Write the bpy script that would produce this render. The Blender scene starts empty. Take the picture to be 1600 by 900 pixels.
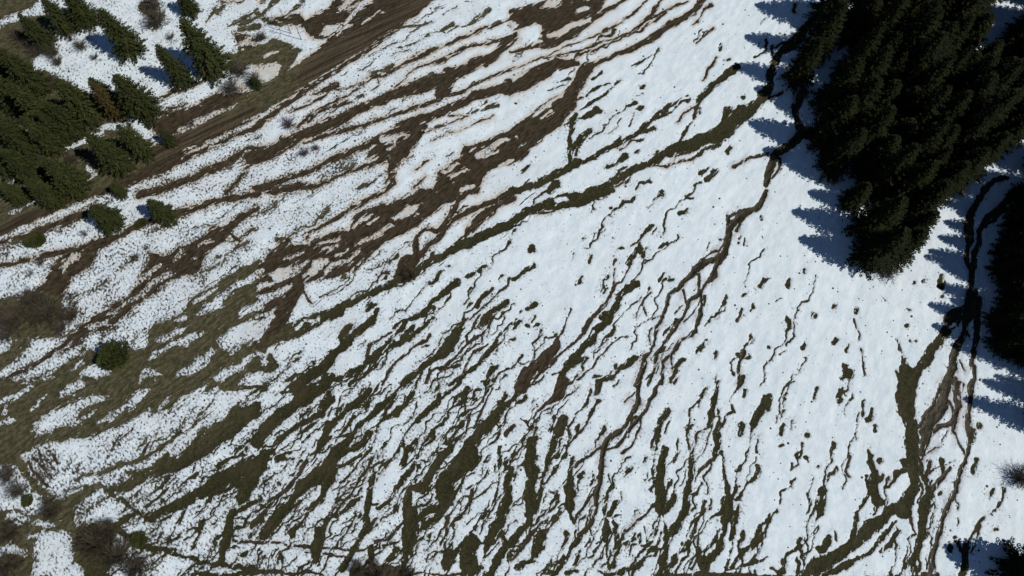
import bpy, math, random
import numpy as np

# ------------------------------------------------------------------ camera, sky, sun, exposure
CAM_H, PITCH, FOC = 80.0, math.radians(18.0), 1080.0      # FOC: focal length in pixels of a 1600 px wide frame
SUN_EL, SUN_AZ = 49.0, -20.0                               # azimuth of the sun, degrees from +X, counter-clockwise
scene = bpy.context.scene
cam = bpy.data.cameras.new('camera')
cam_o = bpy.data.objects.new('camera', cam)
scene.collection.objects.link(cam_o)
cam_o.location = (0, 0, CAM_H)
cam_o.rotation_euler = (PITCH, 0, 0)
cam.sensor_width = 36.0
cam.lens = 36.0 * FOC / 1600.0
cam.clip_start, cam.clip_end = 0.5, 6000.0
scene.camera = cam_o

world = bpy.data.worlds.new('World')
scene.world = world
world.use_nodes = True
wn = world.node_tree
sky = wn.nodes.new('ShaderNodeTexSky')
sky.sky_type = 'NISHITA'
sky.sun_disc = False
sky.sun_elevation = math.radians(SUN_EL)
sky.sun_rotation = math.radians(90.0 - SUN_AZ)
sky.altitude = 3500
sky.dust_density = 0.0
sky.ozone_density = 3.5
wn.nodes['Background'].inputs['Strength'].default_value = 0.06
wn.links.new(sky.outputs[0], wn.nodes['Background'].inputs['Color'])

sun = bpy.data.lights.new('sun', 'SUN')
sun.energy = 4.2
sun.angle = math.radians(0.5)
sun.color = (1.0, 0.98, 0.93)
sun_o = bpy.data.objects.new('sun', sun)
scene.collection.objects.link(sun_o)
_a, _e = math.radians(SUN_AZ), math.radians(SUN_EL)
sx, sy, sz = math.cos(_a) * math.cos(_e), math.sin(_a) * math.cos(_e), math.sin(_e)
sun_o.rotation_euler = (math.pi / 2 - _e, 0, _a + math.pi / 2)
scene.view_settings.view_transform = 'Standard'
scene.view_settings.look = 'None'
scene.view_settings.exposure = -0.12
scene.view_settings.gamma = 1.0
scene.view_settings.use_curve_mapping = False

SURVEY = """
T 400 0
M: -20,430 150,330 220,290 330,190 430,110 480,60 560,-20 850,-20 700,80 650,112 560,170 500,212 430,265 350,272 260,350 180,402 60,492 -20,530
M: 0,250 70,270 150,300 200,290 130,360 60,400 0,420 -30,400
M: 80,80 200,60 230,90 330,40 370,-20 520,-20 400,120 330,190 260,180 230,130 200,120 140,110
s: 300,210,5 250,235,12 200,285,14 160,320,5
S: 380,45 430,-10 470,0 390,55
s: 520,0,5 440,40,5
s: 800,0,9 740,25,12 660,55,5
S: 300,160 330,110 390,120 340,170
s: 580,50,3 540,80,2 510,105,3
s: 430,120,3 380,165,3
m: 100,230,16 50,220,14 0,240,20
g: 0,60,10 60,100,10 110,110,8 190,100,10
m: 830,-10,7 640,150,8 440,290,8 250,410,9 100,510,10 -10,600,12
m: 380,395,10 330,420,10 270,435,6
m: 1200,90,5 1130,112,5 1080,130,6 960,180,7 900,212,6 880,215,4 800,250,8 700,300,7 600,355,6 540,362,5 520,380,5 440,410,3 350,420,3 300,460,5 260,490,4 150,520,4
m: 1200,170,6 1120,190,6 1040,210,6 980,225,6 940,250,7 880,280,9 800,300,5 740,330,4 700,360,3 690,380,3 650,410,3
g: 1090,48,8 1030,90,8 970,125,3
g: 920,118,6 860,150,4
g: 820,105,4 760,120,3 690,130,4 640,150,4
g: 810,165,4 760,190,5 710,215,3
g: 640,305,8 600,330,9 540,345,4
m: 570,370,3 575,395,3 545,420,3
g: 825,345,8 780,370,6 730,395,5 700,410,3
g: 500,450,6 450,480,4
m: 520,380,4 430,450,4 400,455,5 300,510,4 250,540,6 200,590,4
m: 430,480,9 370,495,6 280,530,7 240,570,8
m: 1210,160,12 1120,250,14 1030,300,18 950,340,20 870,370,28 760,410,24 650,440,18 540,490,14 430,540,17 330,590,18 200,640,20 80,700,24 -20,740,28
m: 870,440,22 905,350,26 990,325,10
m: 1200,200,4 1140,250,8 1080,300,10
m: 1210,318,5 1100,360,5 1000,410,6 930,440,7 860,470,7 780,495,8 700,520,7 600,555,6 500,590,7 400,612,7 300,640,8 230,665,8
m: 1210,395,16 1100,430,16 1020,450,14 950,490,15 870,530,14 780,560,17 700,590,22 620,640,15 520,680,11 400,730,11 300,780,10 200,820,9 100,850,10 -10,880,10
m: 770,590,22 740,630,24 700,670,30 670,720,30 640,780,16 630,830,9 640,860,9 600,905,9
m: 660,700,20 600,700,24 540,720,14
m: 620,740,14 560,760,8 480,790,7 380,830,6 280,870,7 180,870,14 90,890,15 0,880,10
s: 720,625,4 640,645,7 590,655,5
s: 640,690,4 615,697,3
s: 650,795,5 640,805,5
g: 580,825,7 530,860,8 470,890,5
m: 520,770,2 440,800,2 380,830,2
m: 500,790,2 430,815,2
M: 1210,605 1160,620 1060,660 1020,680 970,680 950,740 860,800 840,830 830,910 1040,910 1060,840 1080,800 1210,760
s: 1170,650,7 1100,690,9 1040,735,8
s: 1030,690,3 1000,710,4
s: 950,765,4 870,805,6
s: 985,795,4 910,830,5
s: 1130,710,4 1060,740,3
s: 1200,745,5 1140,775,5
s: 1020,870,5 960,895,7
g: 1040,515,5 1020,525,6
g: 1130,495,8 1080,510,6 1060,520,3
g: 880,590,5 840,600,4
m: 800,750,4 770,780,5 740,800,2
m: 900,545,2 1000,540,2 870,590,2 780,625,2
m: 720,650,2 840,610,2
m: 820,660,2 960,610,2
m: 1110,545,2 1040,575,3 980,600,2
g: 830,725,5
m: 790,830,4 740,880,5
m: 340,555,3 300,575,3
s: 620,490,3 560,515,5 500,550,3
s: 820,445,5 740,470,5 600,520,4 500,558,3
s: 260,645,6 230,660,4
T 800 0
m: 540,-10,7 440,50,9 370,90,10 300,150,12 200,200,14 100,220,7 -10,245,6
m: 420,-10,16 380,60,14
M: -10,45 140,0 200,-10 430,-10 400,70 300,140 230,190 150,215 140,150 130,110 60,130 20,150 -10,130
S: 140,120 80,130 30,180 0,215 30,220 120,190 140,150
S: 370,80 310,90 230,130 160,165 165,180 240,165 280,130 370,100
S: 140,30 160,0 230,-5 200,35
s: 350,40,6 310,45,5
S: -10,100 30,120 0,150
m: 0,185,10 30,190,8
m: 640,0,4 560,70,5 440,140,4 300,200,3 150,260,3 20,320,3
m: 700,0,3 640,80,6 560,150,5 400,200,4 330,240,4 150,270,3
m: 820,0,4 740,40,4 640,90,5 580,130,4
m: 720,60,4 600,140,4 460,200,4 300,270,4
m: 910,-10,10 850,50,10 750,110,12 670,170,12 600,210,10 500,250,9 400,290,8 330,310,8
m: 300,295,12 200,300,18 130,340,26 60,380,30 -10,405,28
s: 60,335,5 0,360,8
s: 100,300,4 60,310,3
m: 390,300,10 340,330,18 320,370,18 290,420,22 250,480,34 180,540,46 100,600,48 0,690,50
s: 230,445,4 170,490,6 100,540,5
s: 180,520,3 130,550,3
s: 60,670,2 40,680,3
s: 20,635,2
g: 270,370,5 230,380,4 190,385,2
g: 20,480,3
g: 510,375,3 450,430,3 400,470,4 300,520,5 280,580,7 265,650,8 270,690,6 270,770,5
g: 460,390,4 380,420,6 340,450,3 300,465,3
g: 405,520,12 360,540,10 330,555,5 250,580,3
g: 365,610,12 320,640,12 290,690,8 280,720,5
g: 415,345,6 370,370,3
g: 830,450,4 770,470,3 740,490,8 690,530,5 620,600,9 560,640,9 490,680,7 430,710,8 340,750,7 300,770,16 240,800,16 130,860,12 0,895,11
g: 820,470,7 780,490,3 740,520,4 660,570,3 630,600,4
g: 675,600,7 600,625,6
g: 610,655,6 560,665,3
m: 560,660,3 510,705,3 480,690,3
g: 510,640,3 490,670,6
g: 570,540,4 550,590,3
g: 530,735,9 490,755,6 455,780,8
g: 575,480,8 545,500,9
g: 605,500,6 590,512,6
g: 500,530,4 470,548,3
m: 960,270,3 930,310,4 910,350,3 890,380,3
g: 655,260,3 600,290,4 560,305,3
m: 940,128,5 900,170,3 865,200,3
m: 925,30,8 900,45,5 880,80,3 850,115,3
g: 1065,315,10 1000,350,13 940,400,10 890,450,12 870,490,6 855,530,5 820,590,4 800,640,4 780,690,4
m: 870,490,4 800,530,3 770,570,3
g: 1210,410,12 1160,480,16 1080,530,24 1010,590,26 980,630,24 900,650,22 840,680,20 760,700,16 700,730,13 620,770,13 560,800,12 440,870,12 350,905,14
g: 1010,520,14 1000,560,16
g: 980,650,12 960,680,8 900,700,7 850,740,5
m: 850,740,4 780,760,4 720,785,4 680,775,3 630,770,3
m: 840,712,2 770,730,2 730,780,3
m: 520,850,5 470,880,4 430,900,4
g: 640,850,6 600,857,4
g: 550,830,4 520,870,3
g: 960,800,9 910,835,12
g: 915,785,6 880,810,7
g: 880,855,6 855,868,5
g: 1030,690,5 1012,712,5
w: 1210,718,6 1120,740,5 1060,770,5 1045,782,8
g: 200,870,14 180,890,14
g: 80,775,6 50,800,5
g: 80,840,3 60,865,5
g: 1190,190,5 1190,240,5 1140,270,3
g: 1020,280,3 990,285,3
g: 985,205,3 975,235,3
g: 1080,460,5
g: 620,405,4 600,415,4
T 1200 0
g: 300,-20,10 240,70,9 190,120,12 140,170,14 90,210,10 40,270,10 15,330,11 0,400,12 -40,450,14
g: 160,180,8 100,230,9 60,250,8
m: 130,20,5 125,60,5
g: 15,220,8 20,260,4
g: 70,200,7 30,225,4
w: 180,430,10 150,460,12 130,500,13 135,560,12 160,620,14 140,650,14 90,680,12 40,720,14 10,780,12 -10,860,9
w: 60,740,5 50,790,4 20,830,3
m: 70,435,4 30,445,4 0,465,5
w: 160,630,10 250,600,10
g: 90,240,4 160,225,8 210,240,5
T 800 300
g: 470,-10,8 330,30,22 220,50,26 150,65,16 60,95,14 0,145,16
m: 220,80,4 170,100,4 120,105,3
S: 200,30 250,20 270,40 220,55
g: 650,160,9 620,190,10 605,215,7 600,240,6 610,290,13 585,270,10 560,310,8 540,330,8
m: 620,200,4 590,235,4 550,250,3
m: 550,330,4 535,380,3 515,415,3 490,425,4 475,455,8 455,490,6 410,550,8 370,590,7 330,655,8 280,715,5 240,750,4 200,790,5 140,840,4 100,890,6
m: 475,360,3 470,430,4
m: 480,320,5 465,345,3
m: 615,320,4 600,380,3 560,420,3
g: 585,430,11 550,450,14 515,470,9 490,510,10 480,560,12 450,600,14 390,650,14 370,700,14 330,730,12 290,790,14 240,840,7 230,890,12
g: 440,570,12 415,590,10
g: 350,780,5 300,795,8
s: 380,655,4 370,665,3
m: 440,740,3 480,700,3 540,675,3
m: 440,740,4 420,770,3 390,800,3 370,830,3 310,880,4
m: 280,550,4 255,620,3 240,650,5 215,680,7 200,730,18 160,780,22 110,820,22 70,860,22 40,910,24
m: 45,765,4 30,795,4 0,830,4
m: 60,820,4 40,860,4
g: 575,775,12 545,810,8 500,835,7 470,870,10 400,890,5
g: 380,870,3 420,860,3
m: 650,470,4 625,500,5 605,530,3 580,580,3
m: 610,525,3 625,575,3
w: 1192,-10,8 1175,40,9 1150,75,10 1110,90,12 1080,105,12 1040,140,10 1020,180,10 1010,230,12 990,280,14 960,320,14
w: 1100,80,5 1040,100,6 1010,115,6 1020,170,8
w: 1100,100,4 1070,140,4 1050,185,5
w: 980,265,4 920,295,3 880,330,3
w: 970,310,8 900,335,10 850,365,9 810,410,8 780,455,7 740,470,6 720,530,5 700,600,5 680,640,5 665,710,4 650,745,4 620,770,6 610,840,8 590,905,10
w: 960,325,8 930,395,6 880,465,5 830,510,6 800,580,6 760,640,6 710,710,6 680,760,7 660,830,5 640,905,5
w: 870,380,5 875,450,4 885,500,5 885,580,6 860,650,7 790,690,5 750,760,5 710,800,5 705,905,5
w: 950,340,5 945,400,4 900,440,4
w: 880,485,2 850,570,2 800,610,2
w: 800,460,4 815,540,4
w: 860,380,3 800,420,3
w: 790,530,2 760,565,3
w: 700,575,2 650,590,3
w: 660,630,3 640,670,3 650,710,3
g: 770,605,8 740,635,4 710,665,3
g: 795,785,8 770,820,7 740,890,5
w: 750,760,3 750,830,3
g: 785,850,3 760,890,4
g: 900,490,3 900,530,3
w: 1080,745,8 1070,790,4 1060,900,4
g: 1055,755,6
g: 1080,870,7
m: 960,860,3 955,900,3
g: 895,690,5 890,720,5 860,745,6
g: 910,690,6
g: 720,380,5 690,415,4
g: 735,395,3
g: 820,92,9 790,105,5
g: 820,30,6 845,35,4
g: 785,45,5
g: 700,5,6 670,45,4 640,70,3
g: 100,340,8 60,365,6 10,405,7
g: 105,350,6
g: 105,525,8 70,550,7
g: 95,265,9 80,272,7
g: 375,300,5 360,335,4
g: 328,395,6 318,425,4
g: 722,235,6 680,265,4
g: 45,560,3
g: 40,605,3 0,640,3
g: 70,632,5
g: 1065,212,6 1060,225,5
g: 1062,245,5
g: 1165,110,5 1165,130,5
g: 970,218,4
m: 1075,545,4 1065,580,4 1050,605,4
g: 1100,475,5 1090,482,5
g: 1120,690,6
g: 1190,410,8 1165,440,8
g: 335,215,5
g: 385,85,5
T 1200 300
g: 0,405,5
g: 97,410,6 92,435,7
g: 174,365,6 172,380,6
g: 310,530,6
g: 210,575,7
g: 140,552,6
g: 115,545,4
g: 172,705,6 160,725,6
g: 318,690,7 318,715,7
g: 365,845,12 385,855,10 350,870,10
g: 0,720,5
g: 422,550,6 415,570,5
m: 408,600,4 420,630,3 435,660,4 430,690,3
m: 440,740,6 445,780,3 460,855,5
g: 605,690,3 620,730,4 635,770,3 635,830,6 620,860,5 615,890,4
m: 598,830,3 605,870,3 615,900,4
g: 650,860,6 645,840,5
g: 820,388,6 805,440,8
g: 690,415,5 675,432,3
g: 735,415,3
g: 545,505,5
g: 665,695,6
g: 690,690,4
g: 120,668,5
g: 660,550,4
g: 645,630,5
T 1200 600
g: 650,-60,24 650,60,27 660,160,24 670,250,20 680,330,20 690,400,24 675,480,18 650,560,22 640,600,24
m: 610,0,4 610,60,5 620,150,4
g: 650,560,14 580,590,14 520,640,16 480,670,24 440,710,20 380,760,16 320,800,20 260,840,26 210,870,22 150,900,10
g: 290,720,8 250,780,12
g: 330,790,14
g: 490,335,7 490,380,12 500,430,14 490,500,14 510,560,18 540,560,8
g: 525,360,9
g: 630,355,12 640,400,8 600,410,9 580,450,7 560,480,7
g: 690,350,9 730,430,9 750,490,9 740,560,17 720,640,15 725,700,14 695,790,11 680,850,10 690,900,8
g: 770,560,5 760,600,4
w: 850,-20,14 830,70,14 800,140,14 740,240,12 715,320,9
w: 810,0,4 770,90,5 750,150,5 700,210,6
w: 880,-20,8 890,90,9 875,180,7 875,240,4 890,290,4 912,330,4
w: 855,80,4 870,130,5
w: 870,180,6 800,205,5 760,260,5 720,345,4
w: 780,190,4 720,290,8
w: 850,220,2 800,290,2 740,330,2
w: 870,360,2 780,400,2
w: 855,395,5 800,460,8 760,495,5
m: 750,360,10 745,420,7
m: 770,400,3 740,440,4
m: 700,420,4 720,490,4 705,560,3
w: 950,-20,7 940,90,8 938,180,6 940,250,6 930,320,6 900,420,6 870,510,7 820,620,8 810,690,8 790,760,8 775,840,11 770,900,14
g: 955,225,14 950,255,12
g: 600,640,6 550,700,7 490,770,6 440,810,8 350,850,12 300,880,8 250,895,6
g: 580,650,4 610,690,4 570,760,4 520,785,4
m: 660,620,4 680,690,3 690,705,3 650,730,3 670,790,3 640,860,3 625,905,4
m: 650,770,3 640,890,5
g: 690,800,5 650,860,7
g: 250,495,9 245,560,17 245,610,8 225,650,4 215,690,4 160,760,4 95,800,4 75,860,6 60,890,8
g: 270,500,6 240,560,6
g: 210,440,3 195,510,3 205,560,6 185,605,3
g: 470,310,3 485,345,5
g: 460,430,4 470,510,5 430,590,4 410,660,5 380,715,3
g: 410,660,9 395,690,6
g: 130,440,4 110,450,4 105,480,5 70,510,4 50,570,3 0,635,5
g: 115,380,4 108,405,4
m: 380,335,4 380,370,3 370,400,3 380,430,4
g: 320,390,6 295,420,7 280,455,3
g: 168,275,4 150,340,3
g: 335,30,7 320,85,6
g: 350,20,3 330,60,4
g: 445,80,4 437,150,3
g: 485,105,6 475,165,7
g: 460,168,6
g: 503,200,7 500,220,5
g: 408,230,6 410,265,5
g: 440,205,4
g: 15,75,7 0,110,6
g: 228,20,4 210,60,5
g: 72,200,5 58,230,5
g: 183,232,8
g: 65,285,5
g: 970,355,9 960,395,5 955,425,5
g: 995,195,8
g: 1100,490,5 1095,540,5 1070,580,4 1040,610,3
g: 1050,485,4 1035,520,4
m: 1005,630,4 980,690,3 950,730,4
g: 945,740,8 925,800,10 915,900,12
m: 1000,670,3 985,730,3 960,780,3
g: 890,740,6 920,790,6
g: 225,390,4
g: 270,390,5
g: 800,510,6
g: 850,680,4
g: 870,715,6
g: 855,770,7
g: 1065,678,5
m: 20,860,5 60,880,6
M: -500,885 40,892 200,900 500,902 900,905 900,960 -500,960
m: 740,905,16 800,890,8
T 800 600
w: 600,-10,7 590,90,8 530,190,8 440,270,10 420,330,9 415,400,9 410,460,8 395,520,7 395,600,6
g: 395,600,5 360,660,6 310,720,7 270,790,6 240,840,7 180,900,9
w: 700,-10,4 640,80,6 600,160,5 550,220,9 500,290,5 450,310,3
w: 605,160,4 600,220,3 570,280,4 520,325,5
w: 580,40,3 530,90,2
w: 440,280,4 380,320,5 300,390,4
w: 385,520,4 320,590,4 290,640,3
w: 380,430,5 370,480,3
m: 240,-10,18 215,50,16 160,95,6 120,130,4 90,190,5 50,290,4 0,340,4
g: 120,240,7 95,270,14 85,340,18 95,420,16 80,510,20 95,570,22 75,650,12 30,700,10 -10,745,14
g: 40,160,5 70,180,6
g: 240,165,12 220,220,18 200,260,10 180,330,12 160,380,9 140,450,6 125,560,5
g: 205,330,12
g: 370,0,5 350,90,6 300,150,4 265,200,4 270,260,4 255,320,4 210,385,6 150,470,4 130,530,4
m: 410,0,10 390,40,10
g: 400,80,4 350,180,3 300,245,3
m: 265,70,3 200,150,3 180,220,4
g: 285,360,8 270,430,8 280,480,18 270,560,16 275,610,6 290,650,4
g: 310,440,5
g: 250,580,4 200,640,4 150,690,5 90,700,4
g: 140,710,14 120,770,17 90,820,6 20,860,8
g: 100,830,5 40,835,5
m: 145,640,4 80,720,6 0,830,6
m: 100,660,4 130,630,3
g: 470,470,5 445,510,6 430,590,6 440,640,6 440,700,16 445,760,8 455,860,5
g: 490,555,7 460,620,6
g: 395,750,3 430,730,3
g: 485,690,4 490,760,5 470,850,7
g: 530,690,4 500,790,4
w: 665,560,5 600,630,5 540,690,4
g: 730,130,9 700,170,9 685,250,9 665,330,4 655,400,4 665,470,4 650,500,5
m: 675,210,3 650,300,4
g: 715,305,10 700,370,14 695,430,16 690,500,18 690,590,14 690,620,5
g: 690,640,5 650,740,5 580,830,4 530,870,5 490,885,6
g: 700,700,4 670,770,8 590,850,7 510,890,6
g: 755,530,9 735,570,10 710,610,5 725,660,4 720,710,6 730,760,9 700,830,12 690,900,14
g: 770,820,8 730,860,14 720,900,14
g: 760,680,8 725,730,8
g: 740,460,3 715,520,3
m: 740,170,3 720,230,3
g: 970,-10,7 950,60,7 935,130,8 925,200,6
m: 920,210,3 870,230,3 850,290,3 840,320,4
g: 830,200,3 820,260,3 835,330,4 840,400,8 830,470,12 825,530,14 805,610,10 770,670,14 740,720,8
g: 860,180,3 820,215,3
m: 850,330,3 860,420,3 830,480,3
g: 965,110,3 975,170,4 960,230,12 960,290,12 950,340,7
m: 945,350,5 880,410,5 860,460,3
m: 890,460,4 870,500,4 840,520,4
g: 985,320,6 1000,390,7 1005,470,10 1010,540,16 1020,600,18 1000,650,14 1000,700,8 960,770,9 930,820,16 900,860,18
g: 1065,570,5 1045,650,8 1035,740,4 1020,810,4 1010,870,8
g: 980,680,3 930,760,4 890,800,5
g: 880,720,4 880,780,8 900,830,20
m: 870,810,4 845,870,4
g: 1080,-10,10 1050,30,5 1015,75,3 1040,130,3 1010,150,3 1000,180,3 970,220,4
g: 1200,70,16 1160,130,12 1130,190,8 1120,240,6 1105,300,3 1090,360,4 1055,410,4 1045,490,4 1025,540,6
g: 1130,240,3 1110,290,3
g: 1155,390,8 1150,430,6 1100,470,4 1050,540,5
g: 1160,235,3 1145,290,3 1150,325,3
g: 1080,185,7 1070,240,4
g: 1090,30,4 1088,60,3
g: 905,20,5 885,55,7
g: 1200,640,4 1165,665,4 1140,730,4 1100,770,6 1060,810,7 1030,860,8
g: 1180,705,6 1140,750,6 1100,780,5
g: 1140,830,9 1100,845,5 1050,870,5
m: 1200,810,3 1160,830,3
m: 895,580,6 870,620,3 850,680,3 840,710,3
g: 570,735,5 540,755,7
g: 555,395,7 530,430,5
m: 480,890,4 400,885,4
g: 300,880,8 260,885,8
g: 320,780,4 290,850,5
g: 200,880,9 170,880,10
T 400 600
g: 340,-20,24 255,50,24 160,110,24 80,180,20 0,270,22
g: 340,70,20 300,140,14 200,190,12 150,230,8 90,280,8 40,330,16 -20,380,26
g: 35,330,20 5,400,18 -40,480,22 -70,540,20
g: 155,325,9 100,350,14
g: 535,30,9 480,80,13 420,130,10 370,170,9 330,220,14 310,270,16 290,300,5
g: 590,-10,4 540,60,4 510,120,4
g: 700,-10,9 640,60,10 580,110,14 540,150,12 470,210,10 420,270,12 370,320,20 330,380,24 290,430,34 220,470,26 180,520,12 140,580,16 80,650,20 30,710,16
g: 530,230,14 490,280,16 430,310,10 370,350,8
g: 345,400,20 340,450,24 310,520,10 260,590,6 200,650,6 170,700,14
m: 490,330,6 420,380,4 370,380,4
g: 730,40,10 700,90,9 650,140,8 590,170,7 560,230,4 540,290,3
g: 540,290,6 500,340,5 460,400,5 400,460,4
g: 860,-10,6 850,80,12 800,130,9 740,180,6 690,260,5 670,310,6 600,370,4 550,420,4
g: 830,110,5 760,160,4 700,240,4 690,290,5
g: 950,-10,8 890,40,7 840,100,5
g: 990,20,11 970,80,9 910,120,5 870,190,5 830,220,9 790,280,4 750,350,3
g: 750,270,10 700,330,14 680,370,6
g: 740,380,12 700,430,12 650,500,6 610,560,6 570,590,8
g: 550,400,4 535,470,10 530,540,10 520,620,10 520,680,12 480,740,10 440,810,13 400,860,12
m: 550,440,4 470,490,4 410,560,4 340,640,6 320,700,5
g: 930,270,8 890,320,14 850,370,18 810,430,12 780,480,20 720,490,9 700,560,16 715,600,22 725,680,28 720,740,22 695,810,12 690,870,9
g: 640,330,4 590,400,5 560,450,4
g: 1150,105,16 1110,170,20 1060,220,22 1010,280,24 990,350,34 940,410,28 890,440,26 880,500,30 870,560,22 800,590,14 760,630,10
g: 1210,65,8 1160,110,10
m: 1090,-10,3 1060,80,4 1010,115,4 980,220,5 900,290,6 870,350,3
m: 970,150,3 1000,120,3
m: 1110,20,3 1060,120,4 1020,210,4
g: 1145,200,8 1120,270,7 1060,310,4 1030,350,4
m: 1210,190,4 1170,230,6
g: 1150,290,8 1140,370,6 1140,450,5 1120,540,5 1060,630,5 1000,710,6 930,790,6
m: 1050,700,3 1100,600,3 1160,500,3
g: 1190,400,10 1180,480,14 1170,560,18 1150,640,20 1110,710,16 1080,770,12
g: 1210,320,5 1170,350,4 1160,420,5
g: 1010,740,26 990,800,26 1000,870,30
g: 1150,690,10 1170,760,12 1120,850,12 1090,900,14
g: 910,790,16 890,850,18
g: 1020,485,6 1000,550,6 950,620,8 910,660,5 890,720,4 890,780,5
m: 900,620,3 885,720,4 865,760,4
g: 980,420,4 930,520,5 910,560,6
g: 870,590,14 820,650,14 770,680,9
m: 740,610,4 690,640,4 620,730,6 560,740,6
m: 560,640,5 520,680,8
g: 300,690,20 290,760,22 280,830,14
g: 545,760,8 540,830,12 560,880,14
g: 660,780,12 620,830,10
g: 450,650,4 420,700,4 380,760,3
m: -10,745,5 160,752,4 300,768,5 480,775,3 600,770,4
m: 320,800,4 420,805,4
m: -10,885,8 60,870,7 150,880,5 320,885,4
M: 450,880 500,860 600,850 680,865 700,920 430,920
m: 700,890,3 860,893,3 1000,905,4
g: 230,300,5 200,350,3 
m: 240,340,5 190,430,5 130,490,6 60,550,5 0,600,6
m: 350,250,7 300,310,4 250,330,4
g: 80,560,6 20,620,8 -20,660,10
g: 100,650,6 40,700,8 
g: 200,550,5 120,620,4 
g: 460,560,10 420,600,7 360,620,5 320,660,6 300,700,6
g: 100,465,6
g: 60,170,10 30,200,9
m: 880,235,2 850,270,2
T 0 600
G: -60,-20 1010,-20 960,25 890,75 800,120 740,140 660,140 600,170 540,210 460,240 330,268 220,285 150,310 90,340 80,370 0,380 -60,380
g: 80,350,12 120,420,14 170,480,12 220,530,14 250,590,22
G: 130,640 250,560 330,480 420,460 490,470 400,530 350,590 330,660 200,640
G: -40,560 60,590 150,610 300,640 430,650 560,650 600,700 680,750 700,790 620,760 540,690 500,930 390,930 340,850 330,720 280,680 200,690 150,780 140,930 -40,930
g: 560,650,12 640,600,10
g: 470,460,6 560,540,8 640,600,8 710,635,8
g: 540,650,6 570,700,9 640,740,9 700,770,12 800,790,9 900,820,9 1000,840,6 1210,865,7
g: 660,730,20
g: 1190,120,24 1090,190,34 1000,250,34 930,310,28 850,360,26 760,390,24 680,430,16 600,475,14 510,490,10
g: 1120,125,16 1060,170,16
g: 960,210,8 890,310,14
g: 1210,370,28 1120,410,28 1030,460,26 960,500,22 900,530,18 820,570,16 750,605,12 690,630,8
g: 980,530,6 1100,470,14 1190,450,12
g: 1010,40,7 960,110,7 900,180,8 830,230,8 780,280,9 720,320,8 640,360,8 560,380,8 500,410,9 430,420,7 350,450,6
m: 940,130,4 860,200,4 800,260,4
g: 780,330,10 700,400,8 620,430,5 560,490,5
g: 1050,180,8 1020,230,10
g: 830,450,5 760,520,6 680,570,5
g: 970,370,4 890,440,5 800,510,4 760,560,4
g: 950,430,4 930,500,6
g: 1090,600,18 1070,680,16 1050,750,16 1030,830,10 990,860,5
g: 1210,540,10 1120,590,12
g: 940,640,7 930,700,9 905,770,5
g: 1190,650,4 1170,720,4
m: 1090,735,5 1210,745,5
g: 1200,870,6 1060,900,10 900,890,5
g: 860,590,5 840,650,6 
S: 640,30 700,25 670,60 610,110 560,140 480,190 455,185 520,140 590,90
S: 150,215 160,180 220,140 290,100 380,70 470,50 520,55 420,100 370,130 340,165 280,190 230,230 170,245
s: 150,10,7 80,50,9 0,75,8
s: 380,5,12 330,25,14 285,45,7
s: 440,130,4 400,150,7 330,190,5
S: 985,-10 950,30 860,110 800,140 765,145 830,80 920,20
s: 1010,30,7 950,100,10 890,160,12 850,210,6
s: 790,80,5 750,105,5
s: 860,140,4 840,155,5
s: 30,100,4 20,140,8
s: 0,190,4 60,170,4
s: 220,50,3 150,120,3
s: 270,200,3 330,180,3
s: 150,650,6 240,660,6
s: 40,610,5 120,630,9 60,660,6
s: 180,700,6 130,720,4
S: 170,800 220,700 290,690 330,740 350,820 400,890 430,930 260,930 160,850
s: 0,790,10 60,770,10 110,800,5
s: 360,600,6 400,590,8
s: 380,490,4 300,520,6 270,540,4
m: 118,350,5 175,425,5 215,480,5
m: 150,340,5 200,395,5 240,440,5
m: 180,325,4 225,375,4 262,412,4
m: 212,312,4 265,365,4
m: 700,280,4 670,330,6 690,300,4
m: 620,210,3 570,260,3
m: 570,240,3 530,300,2
T 0 300
m: 400,95,12 300,140,14 190,180,14 100,215,8 -10,240,8
m: 1210,5,10 1000,45,12 830,105,10 700,140,9 600,180,10 520,220,12 460,245,22 400,260,14 330,272,8 250,290,9 100,320,8 -10,350,8
M: 370,245 480,240 450,300 420,350 340,400 310,460 290,500 250,500 200,470 150,480 200,420 240,350 290,300
S: 300,330 340,285 375,285 370,320 320,350 295,390 285,370
G: -30,500 100,490 180,460 290,470 300,530 290,590 270,680 200,690 140,690 100,740 40,800 -30,840
S: -20,640 30,650 60,720 20,750 -20,760
g: 70,230,16
M: 1210,60 1100,115 1040,170 1000,165 940,220 840,255 790,290 700,285 690,330 640,420 600,490 500,540 420,590 350,650 270,720 200,770 100,830 -20,890 -20,915 80,860 200,800 330,740 420,660 500,640 560,590 680,500 740,470 800,410 900,385 930,370 960,300 1000,260 1060,225 1100,165 1210,90
s: 745,345,4 690,390,9 620,440,6
s: 790,385,9 720,430,10 650,490,8 580,520,4
s: 570,540,4 540,560,8 505,580,4
s: 700,500,3 620,545,6
s: 850,270,6 810,320,5
s: 1000,230,3 940,250,5
s: 910,310,5
s: 500,600,5 420,640,8
s: 800,420,8 750,455,6
s: 340,700,3 250,760,4
G: 1210,320 1150,340 1060,400 1000,440 900,490 860,560 800,600 720,620 680,660 690,710 630,740 580,740 500,750 420,740 380,760 250,830 150,880 60,930 1230,930
S: 1210,355 1130,410 1060,460 1030,480 960,520 920,570 950,575 1040,530 1090,470 1210,400
s: 1210,530,14 1140,560,10
s: 1000,460,5 920,510,6
S: 1170,600 1110,620 1060,660 1010,700 1040,740 1090,760 1130,720 1230,670 1230,600
S: 1000,735 950,770 900,790 850,830 820,870 880,865 960,820 1000,770
s: 860,640,5 800,670,10 740,700,9
s: 910,675,7 860,700,12 800,720,8 730,760,9 710,790,4
S: 690,825 740,840 760,850 690,870 655,890 650,860
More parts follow.
